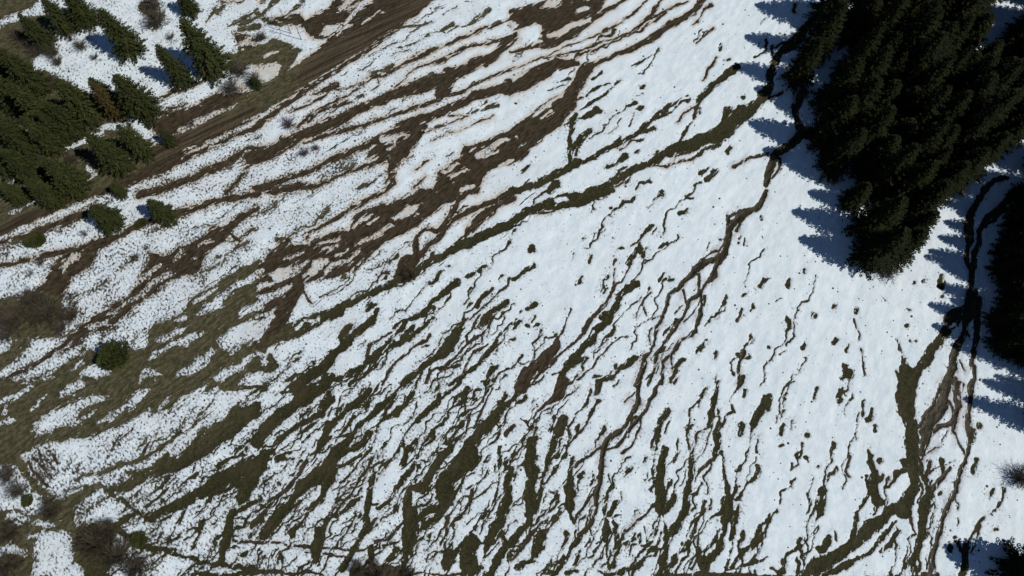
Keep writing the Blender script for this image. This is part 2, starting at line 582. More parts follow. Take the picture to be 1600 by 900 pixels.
S: 1140,795 1080,825 1040,840 990,880 1020,890 1140,830
s: 1210,755,8 1150,790,10
S: 1230,840 1140,860 1100,900 1230,910
S: 470,800 500,820 510,860 460,870 370,850 400,820
s: 290,750,3 200,800,5 150,840,4
s: 390,780,3 330,830,4
s: 270,820,4 200,870,5
s: 250,870,2 120,890,3
s: 950,660,5 900,690,5
s: 650,660,8 680,700,10 640,720,8
s: 870,590,4 830,600,4
m: 1180,180,4 1110,215,3
m: 1090,200,4 1120,230,5
g: 140,690,8 90,760,10 0,815,12
T 0 0
M: 1210,460 1120,530 1000,570 900,645 760,720 600,780 520,820 400,880 250,960 100,1020 -30,1065 -30,1100 0,1090 100,1050 330,960 470,910 550,890 650,860 800,790 860,740 960,670 1060,620 1210,530
M: 690,580 760,530 900,500 1000,440 1120,380 1210,390 1210,450 1100,490 1000,540 900,600 800,640 740,640
s: 1210,445,7 1130,490,8 1060,520,10 960,550,9 890,595,10 840,610,6
m: 760,450,7 870,405,8 940,380,7 990,340,5 1100,300,6
g: 1210,260,14 1100,290,10 1030,330,7 930,380,4
m: 680,560,5 760,525,5 860,490,4
G: -30,-30 200,-30 150,30 80,60 -30,100
G: -30,130 90,90 120,80 210,60 270,170 240,220 150,280 150,340 270,390 250,420 400,430 600,480 560,560 400,600 270,680 150,700 60,760 -30,780
m: 1210,590,6 1130,620,7 1060,650,9 960,700,8 860,750,8 760,790,10 690,820,10 600,855,8
m: 1210,690,4 1140,700,6 1100,740,14 1010,780,14 920,830,12 860,850,14 740,890,16 650,910,16
m: 1160,780,6 1120,840,7 1060,900,8
s: 1030,670,3 980,690,3
s: 920,685,2 860,705,3
g: 1040,30,10 1010,60,7
g: 1200,40,6 1120,90,8 1070,115,6
g: 1210,120,10 1130,140,9
M: 1100,150 1210,170 1210,290 1130,260
s: 1210,160,4 1150,190,6
s: 1130,230,5
s: 1190,200,8
g: 680,30,20 740,80,18 720,130,12
T 400 300
m: 610,-10,7 520,40,9 430,90,8 330,150,7 250,190,6 235,220,5
M: 1010,-10 900,60 800,130 700,195 600,240 520,310 440,375 380,395 300,410 200,435 100,465 -10,495 -10,330 40,325 60,290 110,240 150,210 170,212 140,245 230,240 290,210 350,190 440,180 445,120 480,90 620,50 700,20 760,-10
s: 545,108,4 500,130,7 455,155,6
s: 570,115,3 530,150,5
S: 780,50 700,75 640,125 690,130 740,100
s: 640,160,4 590,190,7 540,220,5 470,250,5
s: 385,215,4 330,235,8 295,250,5
s: 385,245,3 310,275,6
s: 430,268,3 370,295,4
S: 340,310 270,320 260,350 225,400 270,390 330,350
S: 160,345 100,360 55,390 100,425 155,400 170,370
s: 230,335,6 190,355,9
s: 210,375,4 165,395,5
s: 490,280,4 430,325,6 350,350,8 330,370,5
s: 80,420,4 15,440,8
s: 220,285,4 140,310,3
s: 30,370,5 0,380,6
m: 1010,-10,7 950,40,9 930,90,9 880,150,9 840,180,8 790,180,8 760,210,8 745,260,9 750,300,14 690,330,14 665,370,10 665,405,8
m: 500,330,4 460,380,4
g: 410,400,10
m: 1210,-5,9 1100,50,9 1000,90,10 900,160,10 850,210,10 800,260,10 750,310,14 690,360,20 670,400,18
m: 1210,25,9 1100,80,9 1050,120,9 1000,170,7 980,210,4
m: 1090,105,5 1030,150,5 990,200,4 960,220,3
m: 1120,90,4 1060,140,4 1010,190,4
g: 1210,140,14 1100,190,15 1000,235,16 900,280,14 850,312,12 780,350,11 710,395,18 640,430,13 560,460,12 480,500,13 400,545,16 300,590,18 200,640,24 100,670,28 -10,700,32
m: 250,590,5 180,630,8 120,645,10
s: 290,598,4 230,612,5 180,640,4
m: 200,435,22 160,500,28 130,560,30 80,640,36 0,690,44
s: 160,440,6 110,475,9 70,495,9
s: 60,500,6 10,530,7
s: 30,570,4 0,585,5
s: 70,590,10 30,640,10 0,680,5
m: 130,500,14 60,540,16 0,560,12
m: 60,590,8 0,600,9
s: 60,740,5 30,790,5
g: 530,540,14 515,560,8
g: 555,530,6
g: 560,560,10 545,600,14 500,640,12 440,690,14 390,740,16 340,790,18 290,830,20 230,880,22 190,915,24
g: 440,630,12 400,680,10
g: 940,430,12 880,470,13 830,510,8 790,560,10 740,590,8 680,610,6 640,660,5
g: 830,545,7 780,580,8
g: 700,610,12 680,650,9 620,710,8 560,760,12 520,800,8 480,850,6 440,890,8
g: 740,640,8 690,690,9
m: 640,660,4 580,690,3 530,720,4 515,780,4
g: 830,590,6 780,640,5 720,690,6 640,730,6 570,765,6 540,830,5 490,880,6
g: 560,770,12 500,810,9 420,860,8 350,890,8
m: 810,672,5 750,720,4 720,750,4 660,800,4 610,850,4 595,905,4
g: 965,620,8 945,660,16 900,720,22 860,760,18 820,790,10 760,840,8 690,895,9
g: 850,730,5 840,760,5
m: 1190,400,4 1180,440,5 1130,475,4 1060,550,4 1000,600,5 970,610,4 970,570,3 1010,555,3 1050,510,4 1110,450,5
g: 1080,470,7 1030,540,7
g: 1185,510,8 1130,545,7 1080,590,11 1040,640,6
m: 1110,580,4 1080,640,4 1000,710,5 940,760,5 880,820,6 820,840,5 800,890,5
m: 1050,580,4 1020,640,4 985,680,4 990,715,4
g: 1190,620,4 1130,680,6 1105,730,9 1060,790,10 1000,840,7 940,880,8
m: 1085,710,4 1020,750,4 985,790,4 970,850,4 900,900,4
m: 1190,830,4 1150,845,4 1120,890,4
g: 1110,830,8 1090,890,9
g: 1020,380,7 990,398,6
g: 1045,370,7
g: 710,240,6
g: 900,350,4
g: 440,650,5
g: 20,700,12 90,810,10 40,830,12
g: 190,850,8 140,890,6
g: 160,870,4
w: 610,380,3 570,400,3 560,440,3
m: 215,460,4 240,500,4 260,520,3
g: 100,220,10 150,215,5
g: 60,800,7
T 1440 250 4.5
w: 620,120,6 520,140,8 440,210,10 380,310,10 350,400,14 340,500,14 335,560,12
w: 740,190,9 640,240,10 560,330,9 470,400,9 420,500,8 400,600,8 370,760,9
w: 600,330,6 520,400,5 450,470,5
w: 350,550,9 320,660,8 330,720,8 360,790,9 370,900,12
w: 300,440,3 350,440,5
g: 160,800,3 130,850,6 125,880,6
T 1440 450 3.913
w: 320,-20,13 310,60,18 290,140,24 270,200,12 265,270,9 230,330,10 200,400,14 190,470,13 175,530,12 150,590,11 120,680,13 80,770,15 40,840,16 10,890,14
w: 250,130,14 180,170,14 145,195,10
g: 240,170,12 180,240,12 150,280,10
g: 290,100,14 200,180,16 140,280,14 100,330,14 60,390,16 20,450,16 -40,530,20 -80,600,24
s: 200,215,5 170,240,4
w: 345,60,9 345,160,9 340,250,10 335,350,8 325,420,7 315,490,8 320,540,7 290,600,8 292,660,7 285,740,6 290,820,8 300,880,10
w: 150,580,6 95,615,5 70,700,5 10,810,6 -30,860,6
w: 195,560,6 215,640,7 225,700,7 205,780,8 190,830,9 120,855,5 60,900,6
m: 175,690,3 190,740,4
s: 215,340,2 205,460,2
w: 275,270,4 290,300,3
w: 235,440,3 250,500,3
g: 115,45,5
g: 360,560,4
g: 240,580,5
g: 355,845,7
T 0 0
G: 1060,280 1130,200 1300,180 1420,240 1440,400 1240,520 1080,560 1000,540 1100,420
S: 1040,360 1180,300 1320,300 1300,360 1180,420 1040,440
s: 1130,200,8 1250,190,6
s: 1240,260,4 1300,240,4
s: 1180,440,5 1230,420,6
m: 1210,540,5 1130,580,6
g: 1300,-10,12 1220,70,10 1130,110,10
g: 1420,0,6 1330,80,6
g: 1000,40,8 960,100,5
T 0 0 1
G: -20,120 60,110 110,128 190,180 240,236 250,262 190,290 130,312 60,332 -20,352
s: 46,200,9 52,206,6
s: 96,232,5 132,218,9 160,206,7
s: 160,198,8 190,200,12
s: 136,262,8 146,268,5
s: 62,232,5 72,226,4
s: 4,292,8 20,280,8
s: 196,262,6 206,246,8
s: 232,232,8 246,216,8
s: 100,306,6 150,276,7
s: 20,330,6 70,306,4
T 0 0 1
R: -30,366,26 60,330,26 130,298,28 190,268,28 250,238,30 300,212,28 350,190,30 400,160,36 450,128,40 500,98,42 560,62,38 620,25,34 670,-12,30
T 800 300
g: 455,75,2
g: 460,110,2
g: 462,150,2
g: 468,185,3
g: 470,215,2
g: 472,255,2
g: 474,300,2
"""

# ------------------------------------------------------------------ the slope: heights and the map of bare ground
SLA, SLB = 0.08, 0.10                                      # the slope rises towards +X and +Y

def ground_at(u, v):
    """point of the slope seen at a spot of the 1600 x 900 photograph (used to survey the site)"""
    u, v = np.asarray(u, float), np.asarray(v, float)
    cx, cy = (u - 800.0) / FOC, (450.0 - v) / FOC
    c, s = math.cos(PITCH), math.sin(PITCH)
    dx, dy, dz = cx, cy * c + s, cy * s - c
    t = CAM_H / (SLA * dx + SLB * dy - dz)
    return t * dx, t * dy, t / FOC                        # x, y and metres per pixel there

def axis(lo, hi, step, far):
    mid = np.arange(lo, hi + step * .5, step)
    out, d = [], step
    p = 0.0
    while p < far:
        d = min(d * 1.22, 60.0)
        p += d
        out.append(p)
    out = np.array(out)
    return np.concatenate([lo - out[::-1], mid, hi + out])

STEP = 0.09
AX = axis(-82.0, 88.0, STEP, 1200.0)
AY = axis(-12.0, 86.0, STEP, 1200.0)
NX, NY = len(AX), len(AY)
GX, GY = np.meshgrid(AX, AY)
GX = GX.astype(np.float32); GY = GY.astype(np.float32)

def vnoise(x, y, seed):
    """smooth value noise, about 0 +- 0.5, period one unit"""
    r = np.random.RandomState(seed).rand(256, 256).astype(np.float32)
    xi, yi = np.floor(x), np.floor(y)
    fx, fy = (x - xi).astype(np.float32), (y - yi).astype(np.float32)
    xi = xi.astype(np.int32) & 255; yi = yi.astype(np.int32) & 255
    x1, y1 = (xi + 1) & 255, (yi + 1) & 255
    fx = fx * fx * (3 - 2 * fx); fy = fy * fy * (3 - 2 * fy)
    a = r[yi, xi]; b = r[yi, x1]; c = r[y1, xi]; d = r[y1, x1]
    a = a + (b - a) * fx
    c = c + (d - c) * fx
    return a + (c - a) * fy - 0.5

def fbm(x, y, seed, octaves=4, gain=0.5):
    out, amp = 0.0, 1.0
    for o in range(octaves):
        k = 2.03 ** o
        ca, sa = math.cos(o * 1.1 + .3), math.sin(o * 1.1 + .3)
        out = out + amp * vnoise((x * ca - y * sa) * k + 17.3 * o, (x * sa + y * ca) * k + 5.1 * o, seed + o)
        amp *= gain
    return out

def ground_xy(u, v):
    x, y, _ = ground_at(u, v)
    return float(x), float(y)

APX, APY = ground_xy(1640.0, -450.0)                       # melt water runs away from this spot uphill
FR = np.hypot(GX - APX, GY - APY)                          # metres along the fall line
FT = np.arctan2(GY - APY, GX - APX) * 70.0                 # about metres across it

# warped coordinates: every traced edge is drawn in these, so no edge stays smooth
WX = GX + 0.34 * fbm(GX / 1.5, GY / 1.5, 11, 4, .6)
WY = GY + 0.34 * fbm(GX / 1.5, GY / 1.5, 31, 4, .6)

LOW = -4.0
FIELD = {k: np.full((NY, NX), LOW, np.float32) for k in 'gmwSrR'}

def window(x0, x1, y0, y1, pad):
    i0, i1 = np.searchsorted(AX, [x0 - pad, x1 + pad])
    j0, j1 = np.searchsorted(AY, [y0 - pad, y1 + pad])
    return slice(j0, j1), slice(i0, i1)

def capsule(kind, ax, ay, ar, bx, by, br, pad=1.5):
    F = FIELD[kind]
    m = max(ar, br) + pad
    sl = window(min(ax, bx), max(ax, bx), min(ay, by), max(ay, by), m)
    X, Y = WX[sl], WY[sl]
    if X.size == 0: return
    dx, dy = bx - ax, by - ay
    L2 = dx * dx + dy * dy + 1e-9
    t = np.clip(((X - ax) * dx + (Y - ay) * dy) / L2, 0, 1)
    d = ar + (br - ar) * t - np.hypot(X - ax - t * dx, Y - ay - t * dy)
    F[sl] = np.maximum(F[sl], d)

def polygon(kind, pts):
    F = FIELD[kind]
    pts = np.array(pts)
    sl = window(pts[:, 0].min(), pts[:, 0].max(), pts[:, 1].min(), pts[:, 1].max(), 1.5)
    X, Y = WX[sl], WY[sl]
    if X.size == 0: return
    inside = np.zeros(X.shape, bool)
    best = np.full(X.shape, 1e9, np.float32)
    n = len(pts)
    for i in range(n):
        (ax, ay), (bx, by) = pts[i], pts[(i + 1) % n]
        dx, dy = bx - ax, by - ay
        t = np.clip(((X - ax) * dx + (Y - ay) * dy) / (dx * dx + dy * dy + 1e-9), 0, 1)
        best = np.minimum(best, (X - ax - t * dx) ** 2 + (Y - ay - t * dy) ** 2)
        if ay != by:
            inside ^= ((ay > Y) != (by > Y)) & (X < (bx - ax) * (Y - ay) / (by - ay) + ax)
    best = np.sqrt(best)
    F[sl] = np.maximum(F[sl], np.where(inside, best, -best))

def draw_survey():
    ox = oy = 0.0
    for line in SURVEY.strip().splitlines():
        head, rest = line.split(None, 1) if not line.startswith('T') else ('T', line[1:])
        if head == 'T':
            q = [float(a) for a in rest.split()]
            ox, oy, sc = q[0], q[1], (q[2] if len(q) > 2 else 3.0)
            continue
        k = head[0]
        pts, w = [], 4.0
        for tok in rest.split():
            q = [float(a) for a in tok.split(',')]
            if len(q) > 2: w = q[2]
            pts.append((ox + q[0] / sc, oy + q[1] / sc, w))
        P = np.array(pts)
        x, y, s = ground_at(P[:, 0], P[:, 1])
        if k in 'MGS' and k != 'R':
            polygon({'M': 'm', 'G': 'g', 'S': 'S'}[k], np.stack([x, y], 1))
        else:
            k = 'S' if k == 's' else k
            r = P[:, 2] * s * 0.5
            if k == 'g' and oy > 550 and ox < 700: r = r * .96
            if k == 'S': r = r * 1.1
            if len(P) == 1:
                capsule(k, x[0], y[0], r[0], x[0] + .05, y[0], r[0])
            for i in range(len(P) - 1):
                capsule(k, x[i], y[i], r[i], x[i + 1], y[i + 1], r[i + 1])

# how many small melt rills start, and how thick the grass tufts poke through, per 100 px of the photograph
RILLS = """0000012221110000 0000111111100000 0001111111100000 1111122111110000 1111112311111000
1112333332111100 1124555542111100 1146766554321110 1146866655432110"""
TUFTS = """7776554321112000 7778565332112000 7788885433210000 9998865332211112 9998654322111121
9998654433311121 8887655443321122 9987655443321122 8887655443321122"""
STREAKS = """2223444432100000 1135554432000000 2356654431000000 5666665420000000 5567653100000000
6677532100000000 7764332100000000 4444432210000000 5433443210000000"""
def table(t): return np.array([[int(c) for c in row] for row in t.split()], float)

def rill(rng, x, y, length, w0, kind):
    n = max(3, int(length / 0.3))
    ph, ph2 = rng.uniform(0, 6.28, 2)
    k1, k2 = rng.uniform(.7, 1.3), rng.uniform(2.2, 4.0)
    px, py, pw = x, y, w0
    head = rng.rand() < .5
    for i in range(n):
        dx, dy = px - APX, py - APY
        L = math.hypot(dx, dy)
        a = math.atan2(dy, dx) + .35 * math.sin(ph + k1 * i * .3) + .35 * math.sin(ph2 + k2 * i * .3) + rng.normal(0, .30)
        st = 0.3
        qx, qy = px + math.cos(a) * st, py + math.sin(a) * st
        f = i / n
        qw = w0 * (1.9 * max(0.0, 1 - f * 3.2) if head else 0) + w0 * (.55 + .35 * math.sin(ph2 + i * .37)) + .02
        capsule(kind, px, py, pw, qx, qy, qw, .5)
        px, py, pw = qx, qy, qw

def draw_rills():
    rng = np.random.RandomState(4)
    D = table(RILLS)
    for j in range(9):
        for i in range(16):
            for _ in range(int(D[j, i] * 3.0)):
                u, v = (i + rng.rand()) * 100, (j + rng.rand()) * 100
                x, y, s = ground_at(u, v)
                rill(rng, float(x), float(y), rng.uniform(.8, 1) * rng.choice([.5, 1.2, 3., 6., 10.]), rng.uniform(.055, .10), 'r')
    # beyond the frame the slope carries on the same way
    for _ in range(900):
        x, y = rng.uniform(-80, 86), rng.uniform(-12, 84)
        c, s_ = math.cos(PITCH), math.sin(PITCH)
        z = SLA * x + SLB * y - CAM_H
        d = y * s_ - z * c
        u, v = 800 + FOC * x / d, 450 - FOC * (y * c + z * s_) / d
        if -20 < u < 1620 and -20 < v < 920: continue
        rill(rng, x, y, rng.uniform(2, 9), rng.uniform(.06, .3), 'g' if x > -20 else 'm')

draw_survey()
draw_rills()

def grid_lookup(tab):
    c, s = math.cos(PITCH), math.sin(PITCH)
    z = SLA * GX + SLB * GY - CAM_H
    d = np.maximum(GY * s - z * c, 1.0)
    u = np.clip((800 + FOC * GX / d) / 100 - .5, 0, 14.999)
    v = np.clip((450 - FOC * (GY * c + z * s) / d) / 100 - .5, 0, 7.999)
    i, j = u.astype(int), v.astype(int)
    fu, fv = (u - i).astype(np.float32), (v - j).astype(np.float32)
    t = tab.astype(np.float32)
    return (t[j, i] * (1 - fu) + t[j, i + 1] * fu) * (1 - fv) + (t[j + 1, i] * (1 - fu) + t[j + 1, i + 1] * fu) * fv

ragged = 0.18 * fbm(FR / 1.1, FT / .45, 51, 3, .6)
ragged2 = 0.26 * fbm(FR / 1.0, FT / .5, 71, 4, .65)
Fg, Fm, Fw, FS = FIELD['g'], FIELD['m'], FIELD['w'], FIELD['S']
Fg = np.maximum(Fg + ragged2, FIELD['r'] + .02 + ragged2 * .14)
Fm = Fm + ragged * .6
Fw = Fw + ragged * .3
BARE = np.maximum(np.maximum(Fg, Fm), Fw)
cut = -(FS + ragged)
BARE = np.where(BARE > cut, np.maximum(cut, Fw), BARE)
ROAD = FIELD['R'] + ragged * .5
BARE = np.maximum(BARE, ROAD)
Fm = np.maximum(Fm, ROAD)
TUFT = grid_lookup(table(TUFTS)) / 9.0
STREAK = grid_lookup(table(STREAKS)) / 9.0

# ------------------------------------------------------------------ the ground sheet
def sstep(x, a, b):
    t = np.clip((x - a) / (b - a), 0, 1)
    return t * t * (3 - 2 * t)

beyond = (GX < -82) | (GX > 88) | (GY < -12) | (GY > 86)
BARE = np.where(beyond, np.maximum(BARE, 3.0 * (fbm(FR / 14, FT / 2.5, 91, 3) - .12)), BARE).astype(np.float32)
und = 0.5 * fbm(GX / 14, GY / 14, 101, 3, .45) * sstep(np.hypot(GX, GY), 0, 10)
Z = SLA * GX + SLB * GY + und * .5
Z = Z - 0.07 * sstep(BARE, -.12, .12) - 0.06 * sstep(BARE, .1, .9) - 0.04 * sstep(Fw, -.05, .3)
Z = Z + 0.022 * fbm(GX / .6, GY / .6, 111, 2) * sstep(BARE, .3, -.3) + 0.07 * fbm(GX / .4, GY / .4, 121, 2) * sstep(BARE, 0, .3)
Z = Z + 0.03 * fbm(FR / 3.0, FT / .8, 131, 2)
far_ = np.maximum(np.hypot(GX, GY) - 140, 0)
Z = Z + far_ * .12 * vnoise(GX / 400, GY / 400, 5)
SILT = np.maximum(sstep(Fm, -1.0, 0.1) * sstep(fbm(GX / 1.8, GY / 1.8, 141, 3), -.35, .25) * sstep(GX - .5 * GY, -2, -22) * sstep(GY, 24, 34),
                  0.0)
WETSILT = sstep(Fw, -.75, 0.05) * sstep(fbm(FR / 1.6, FT / .5, 151, 3), -.1, .35)

def ground_z(x, y):
    i = int(np.clip(np.searchsorted(AX, x), 0, NX - 1)); j = int(np.clip(np.searchsorted(AY, y), 0, NY - 1))
    return float(Z[j, i])

def build_ground():
    nv = NX * NY
    co = np.stack([GX, GY, Z], -1).astype(np.float32).reshape(-1)
    idx = np.arange(nv, dtype=np.int32).reshape(NY, NX)
    q = np.stack([idx[:-1, :-1], idx[:-1, 1:], idx[1:, 1:], idx[1:, :-1]], -1).reshape(-1)
    me = bpy.data.meshes.new('ground')
    me.vertices.add(nv); me.vertices.foreach_set('co', co)
    nf = (NX - 1) * (NY - 1)
    me.loops.add(nf * 4); me.loops.foreach_set('vertex_index', q)
    me.polygons.add(nf)
    me.polygons.foreach_set('loop_start', np.arange(0, nf * 4, 4, dtype=np.int32))
    me.polygons.foreach_set('loop_total', np.full(nf, 4, np.int32))
    me.polygons.foreach_set('use_smooth', np.ones(nf, bool))
    me.update(calc_edges=True)
    def attr(name, a):
        at = me.attributes.new(name, 'FLOAT', 'POINT')
        at.data.foreach_set('value', np.ascontiguousarray(a, np.float32).reshape(-1))
    attr('bare', BARE)
    attr('mud', sstep(Fm - Fg, -.25, .25))
    attr('wet', sstep(Fw, -.05, .15))
    attr('silt', SILT)
    attr('rim', sstep(Fm, -.42, -.02) * sstep(GY - .15 * GX, 22, 34))
    attr('wetsilt', WETSILT)
    attr('road', sstep(ROAD, -.05, .25))
    attr('tuft', TUFT)
    attr('streak', STREAK)
    attr('dry', sstep(GX - .9 * (GY - 8) + 7 * fbm(GX / 9, GY / 9, 161, 3), -32, -43))
    v = np.zeros((nv, 3), np.float32)
    v[:, 0] = FR.reshape(-1); v[:, 1] = FT.reshape(-1)
    at = me.attributes.new('fall', 'FLOAT_VECTOR', 'POINT')
    at.data.foreach_set('vector', v.reshape(-1))
    o = bpy.data.objects.new('ground', me)
    scene.collection.objects.link(o)
    o['kind'] = 'structure'
    me.materials.append(ground_material())
    return o

class Nodes:
    """small helper for building node trees"""
    def __init__(self, name):
        self.m = bpy.data.materials.new(name)
        self.m.use_nodes = True
        self.t = self.m.node_tree
        self.b = self.t.nodes['Principled BSDF']
    def node(self, kind, **kw):
        n = self.t.nodes.new(kind)
        for k, v in kw.items(): setattr(n, k, v)
        return n
    def link(self, a, b): self.t.links.new(a, b)
    def put(self, sock, v):
        if isinstance(v, bpy.types.NodeSocket): self.link(v, sock)
        elif isinstance(v, (tuple, list)) and len(v) == 3: sock.default_value = (*v, 1)
        else: sock.default_value = v
    def attr(self, name, out='Fac'):
        return self.node('ShaderNodeAttribute', attribute_name=name).outputs[out]
    def math(self, op, a, b=0.0, c=None, clamp=False):
        n = self.node('ShaderNodeMath', operation=op, use_clamp=clamp)
        self.put(n.inputs[0], a); self.put(n.inputs[1], b)
        if c is not None: self.put(n.inputs[2], c)
        return n.outputs[0]
    def step(self, x, a, b, lo=0.0, hi=1.0):
        n = self.node('ShaderNodeMapRange', interpolation_type='SMOOTHSTEP')
        self.put(n.inputs[0], x)
        for i, v in enumerate((a, b, lo, hi)): self.put(n.inputs[i + 1], v)
        return n.outputs[0]
    def mix(self, f, a, b):
        n = self.node('ShaderNodeMix', data_type='RGBA')
        self.put(n.inputs[0], f); self.put(n.inputs[6], a); self.put(n.inputs[7], b)
        return n.outputs[2]
    def noise(self, vec, scale, detail=3.0, rough=.55, dist=0.0):
        n = self.node('ShaderNodeTexNoise')
        if vec is not None: self.link(vec, n.inputs['Vector'])
        n.inputs['Scale'].default_value = scale; n.inputs['Detail'].default_value = detail
        n.inputs['Roughness'].default_value = rough; n.inputs['Distortion'].default_value = dist
        return n.outputs['Fac']
    def stretch(self, vec, s):
        n = self.node('ShaderNodeVectorMath', operation='MULTIPLY')
        self.link(vec, n.inputs[0]); n.inputs[1].default_value = s
        return n.outputs[0]

def ground_material():
    N = Nodes('melting_snow_over_grass_and_mud')
    pos = N.node('ShaderNodeNewGeometry').outputs['Position']
    fall = N.attr('fall', 'Vector')
    bare, tuft = N.attr('bare'), N.attr('tuft')
    # ragged melt edge
    fine = N.noise(N.stretch(fall, (1.6, 3.2, 0)), 1.6, 4, .62)
    edge = N.math('MULTIPLY_ADD', fine, .24, -.12)
    b1 = N.math('ADD', bare, edge)
    # tufts poking through: blotches and pinholes, thicker where the snow is thin
    n1 = N.noise(N.stretch(fall, (.8, 1.2, 0)), 4.7, 3.0, .6)
    n2 = N.noise(N.stretch(fall, (.6, 1.3, 0)), .55, 4, .62)
    patch = N.math('MULTIPLY_ADD', n2, .46, -.235)
    near = N.step(bare, -.75, 0.0, 0.0, .085)
    thr = N.math('MULTIPLY_ADD', tuft, -.215, .775)
    sp = N.math('SUBTRACT', N.math('ADD', N.math('ADD', n1, patch), near), thr)
    b2 = N.math('MULTIPLY', sp, 1.2)
    # old runnels: hairlines and strips of bare soil along the fall line
    n4 = N.noise(N.stretch(fall, (.16, 1.9, 0)), 1.0, 4, .62, .25)
    n5 = N.noise(N.stretch(fall, (.35, 4.2, 0)), 1.0, 3, .6, .3)
    stk = N.attr('streak')
    run = N.math('MAXIMUM', N.step(N.math('SUBTRACT', n4, N.math('MULTIPLY_ADD', stk, -.16, .74)), -.006, .012),
                 N.step(N.math('SUBTRACT', n5, N.math('MULTIPLY_ADD', stk, -.17, .77)), -.008, .014))
    # pinholes: single dark stalks and pebbles
    def holes(scale, r0, r1, keep0, keep1):
        v = N.node('ShaderNodeTexVoronoi', feature='F1')
        N.link(pos, v.inputs['Vector']); v.inputs['Scale'].default_value = scale
        sep = N.node('ShaderNodeSeparateColor'); N.link(v.outputs['Color'], sep.inputs[0])
        r = N.math('MULTIPLY_ADD', sep.outputs[1], (r1 - r0) * scale, r0 * scale)
        on = N.step(N.math('SUBTRACT', N.math('ADD', N.math('MULTIPLY_ADD', tuft, keep1 - keep0, keep0), N.math('MULTIPLY', near, 3.0)), sep.outputs[0]), -.01, .01)
        d = N.math('SUBTRACT', r, v.outputs['Distance'])
        return N.math('MULTIPLY', N.step(d, -.02 * scale, .02 * scale), on)
    pin = N.math('MAXIMUM', holes(1.1, .05, .15, .16, .50), holes(2.3, .035, .09, .07, .60))
    # islands of snow left on the bare ground
    n3 = N.mix(N.attr('mud'), N.noise(N.stretch(fall, (.42, 2.1, 0)), 1.8, 4, .62), N.noise(N.stretch(fall, (.45, 2.6, 0)), 1.5, 3, .6))
    n3 = N.math('ADD', n3, N.step(bare, .6, 0.0, 0.0, .095))
    isl0 = N.math('MULTIPLY_ADD', N.attr('dry'), .045, 0.0)
    n3 = N.math('ADD', n3, isl0)
    isl = N.step(N.math('SUBTRACT', n3, N.math('MULTIPLY_ADD', bare, .07, .69)), -.01, .01)
    m1 = N.math('MAXIMUM', N.step(b1, -.025, .025), run)
    isl = N.math('MULTIPLY', isl, N.math('SUBTRACT', 1.0, N.attr('road')))
    m1 = N.math('MULTIPLY', m1, N.math('SUBTRACT', 1.0, isl))
    m2 = N.math('MAXIMUM', N.step(b2, -.06, .11), pin)
    cover = N.math('MAXIMUM', m1, m2, clamp=True)
    # bare ground colours
    g1 = N.noise(pos, 5.0, 5, .65)
    g2 = N.noise(pos, .33, 3, .55)
    g3 = N.noise(N.stretch(fall, (.5, 3.0, 0)), 2.0, 4, .6)
    grass = N.mix(N.step(g1, .35, .68), (.017, .017, .007), (.047, .043, .0175))
    grass = N.mix(N.step(g2, .50, .68, 0, .55), grass, (.052, .044, .023))
    dry = N.mix(N.step(g3, .35, .68), (.046, .044, .021), (.135, .115, .068))
    grass = N.mix(N.math('MULTIPLY', N.attr('dry'), N.step(g1, .3, .7, .35, .95)), grass, dry)
    mud = N.mix(N.step(g3, .35, .65), (.024, .0175, .010), (.062, .046, .028))
    mud = N.mix(N.step(g1, .52, .72, 0, .5), mud, (.036, .032, .017))
    rut = N.noise(N.stretch(fall, (.06, 2.4, 0)), 1.6, 3, .55)
    track = N.mix(N.step(rut, .36, .62), (.030, .022, .0135), (.088, .066, .041))
    mud = N.mix(N.math('MULTIPLY', N.attr('road'), .9), mud, track)
    wet = N.mix(N.step(g3, .42, .6), (.016, .0125, .008), (.058, .045, .026))
    soil = N.mix(N.attr('mud'), grass, mud)
    soil = N.mix(N.math('MULTIPLY', N.attr('wet'), .7), soil, wet)
    tuftcol = N.mix(N.step(g2, .4, .6), (.042, .038, .024), (.058, .046, .040))
    soil = N.mix(N.math('MULTIPLY', m2, N.math('SUBTRACT', 1.0, m1)), soil, tuftcol)
    # snow
    s1 = N.noise(N.stretch(fall, (.5, 1.1, 0)), 1.2, 5, .62)
    snow = N.mix(N.step(s1, .3, .72), (.615, .70, .75), (.75, .81, .84))
    gr = N.noise(N.stretch(fall, (.8, 1.2, 0)), 3.2, 4, .68)
    snow = N.mix(N.math('MULTIPLY', N.step(gr, .54, .70), N.math('MULTIPLY_ADD', tuft, .32, .08)), snow, (.40, .43, .45))
    thin = N.step(N.math('ADD', b2, N.math('MULTIPLY', near, .6)), -.16, .02, 0, .45)
    snow = N.mix(thin, snow, (.36, .39, .40))
    snow = N.mix(N.math('MULTIPLY', N.step(N.noise(N.stretch(fall, (.10, .35, 0)), 1.0, 4, .6), .40, .66), N.math('MULTIPLY_ADD', stk, .42, .09)), snow, (.50, .50, .49))
    snow = N.mix(N.step(b1, -.17, -.01, 0, .38), snow, (.42, .43, .41))
    snow = N.mix(N.math('MULTIPLY', N.attr('silt'), .42), snow, (.56, .47, .37))
    snow = N.mix(N.math('MULTIPLY', N.attr('rim'), N.step(s1, .3, .6, .15, .6)), snow, (.46, .39, .30))
    snow = N.mix(N.math('MULTIPLY', N.attr('wetsilt'), .60), snow, (.34, .29, .28))
    col = N.mix(cover, snow, soil)
    N.put(N.b.inputs['Base Color'], col)
    N.put(N.b.inputs['Roughness'], N.step(N.math('MULTIPLY', N.attr('wet'), cover), 0, 1, .8, .5))
    N.b.inputs['Specular IOR Level'].default_value = .12
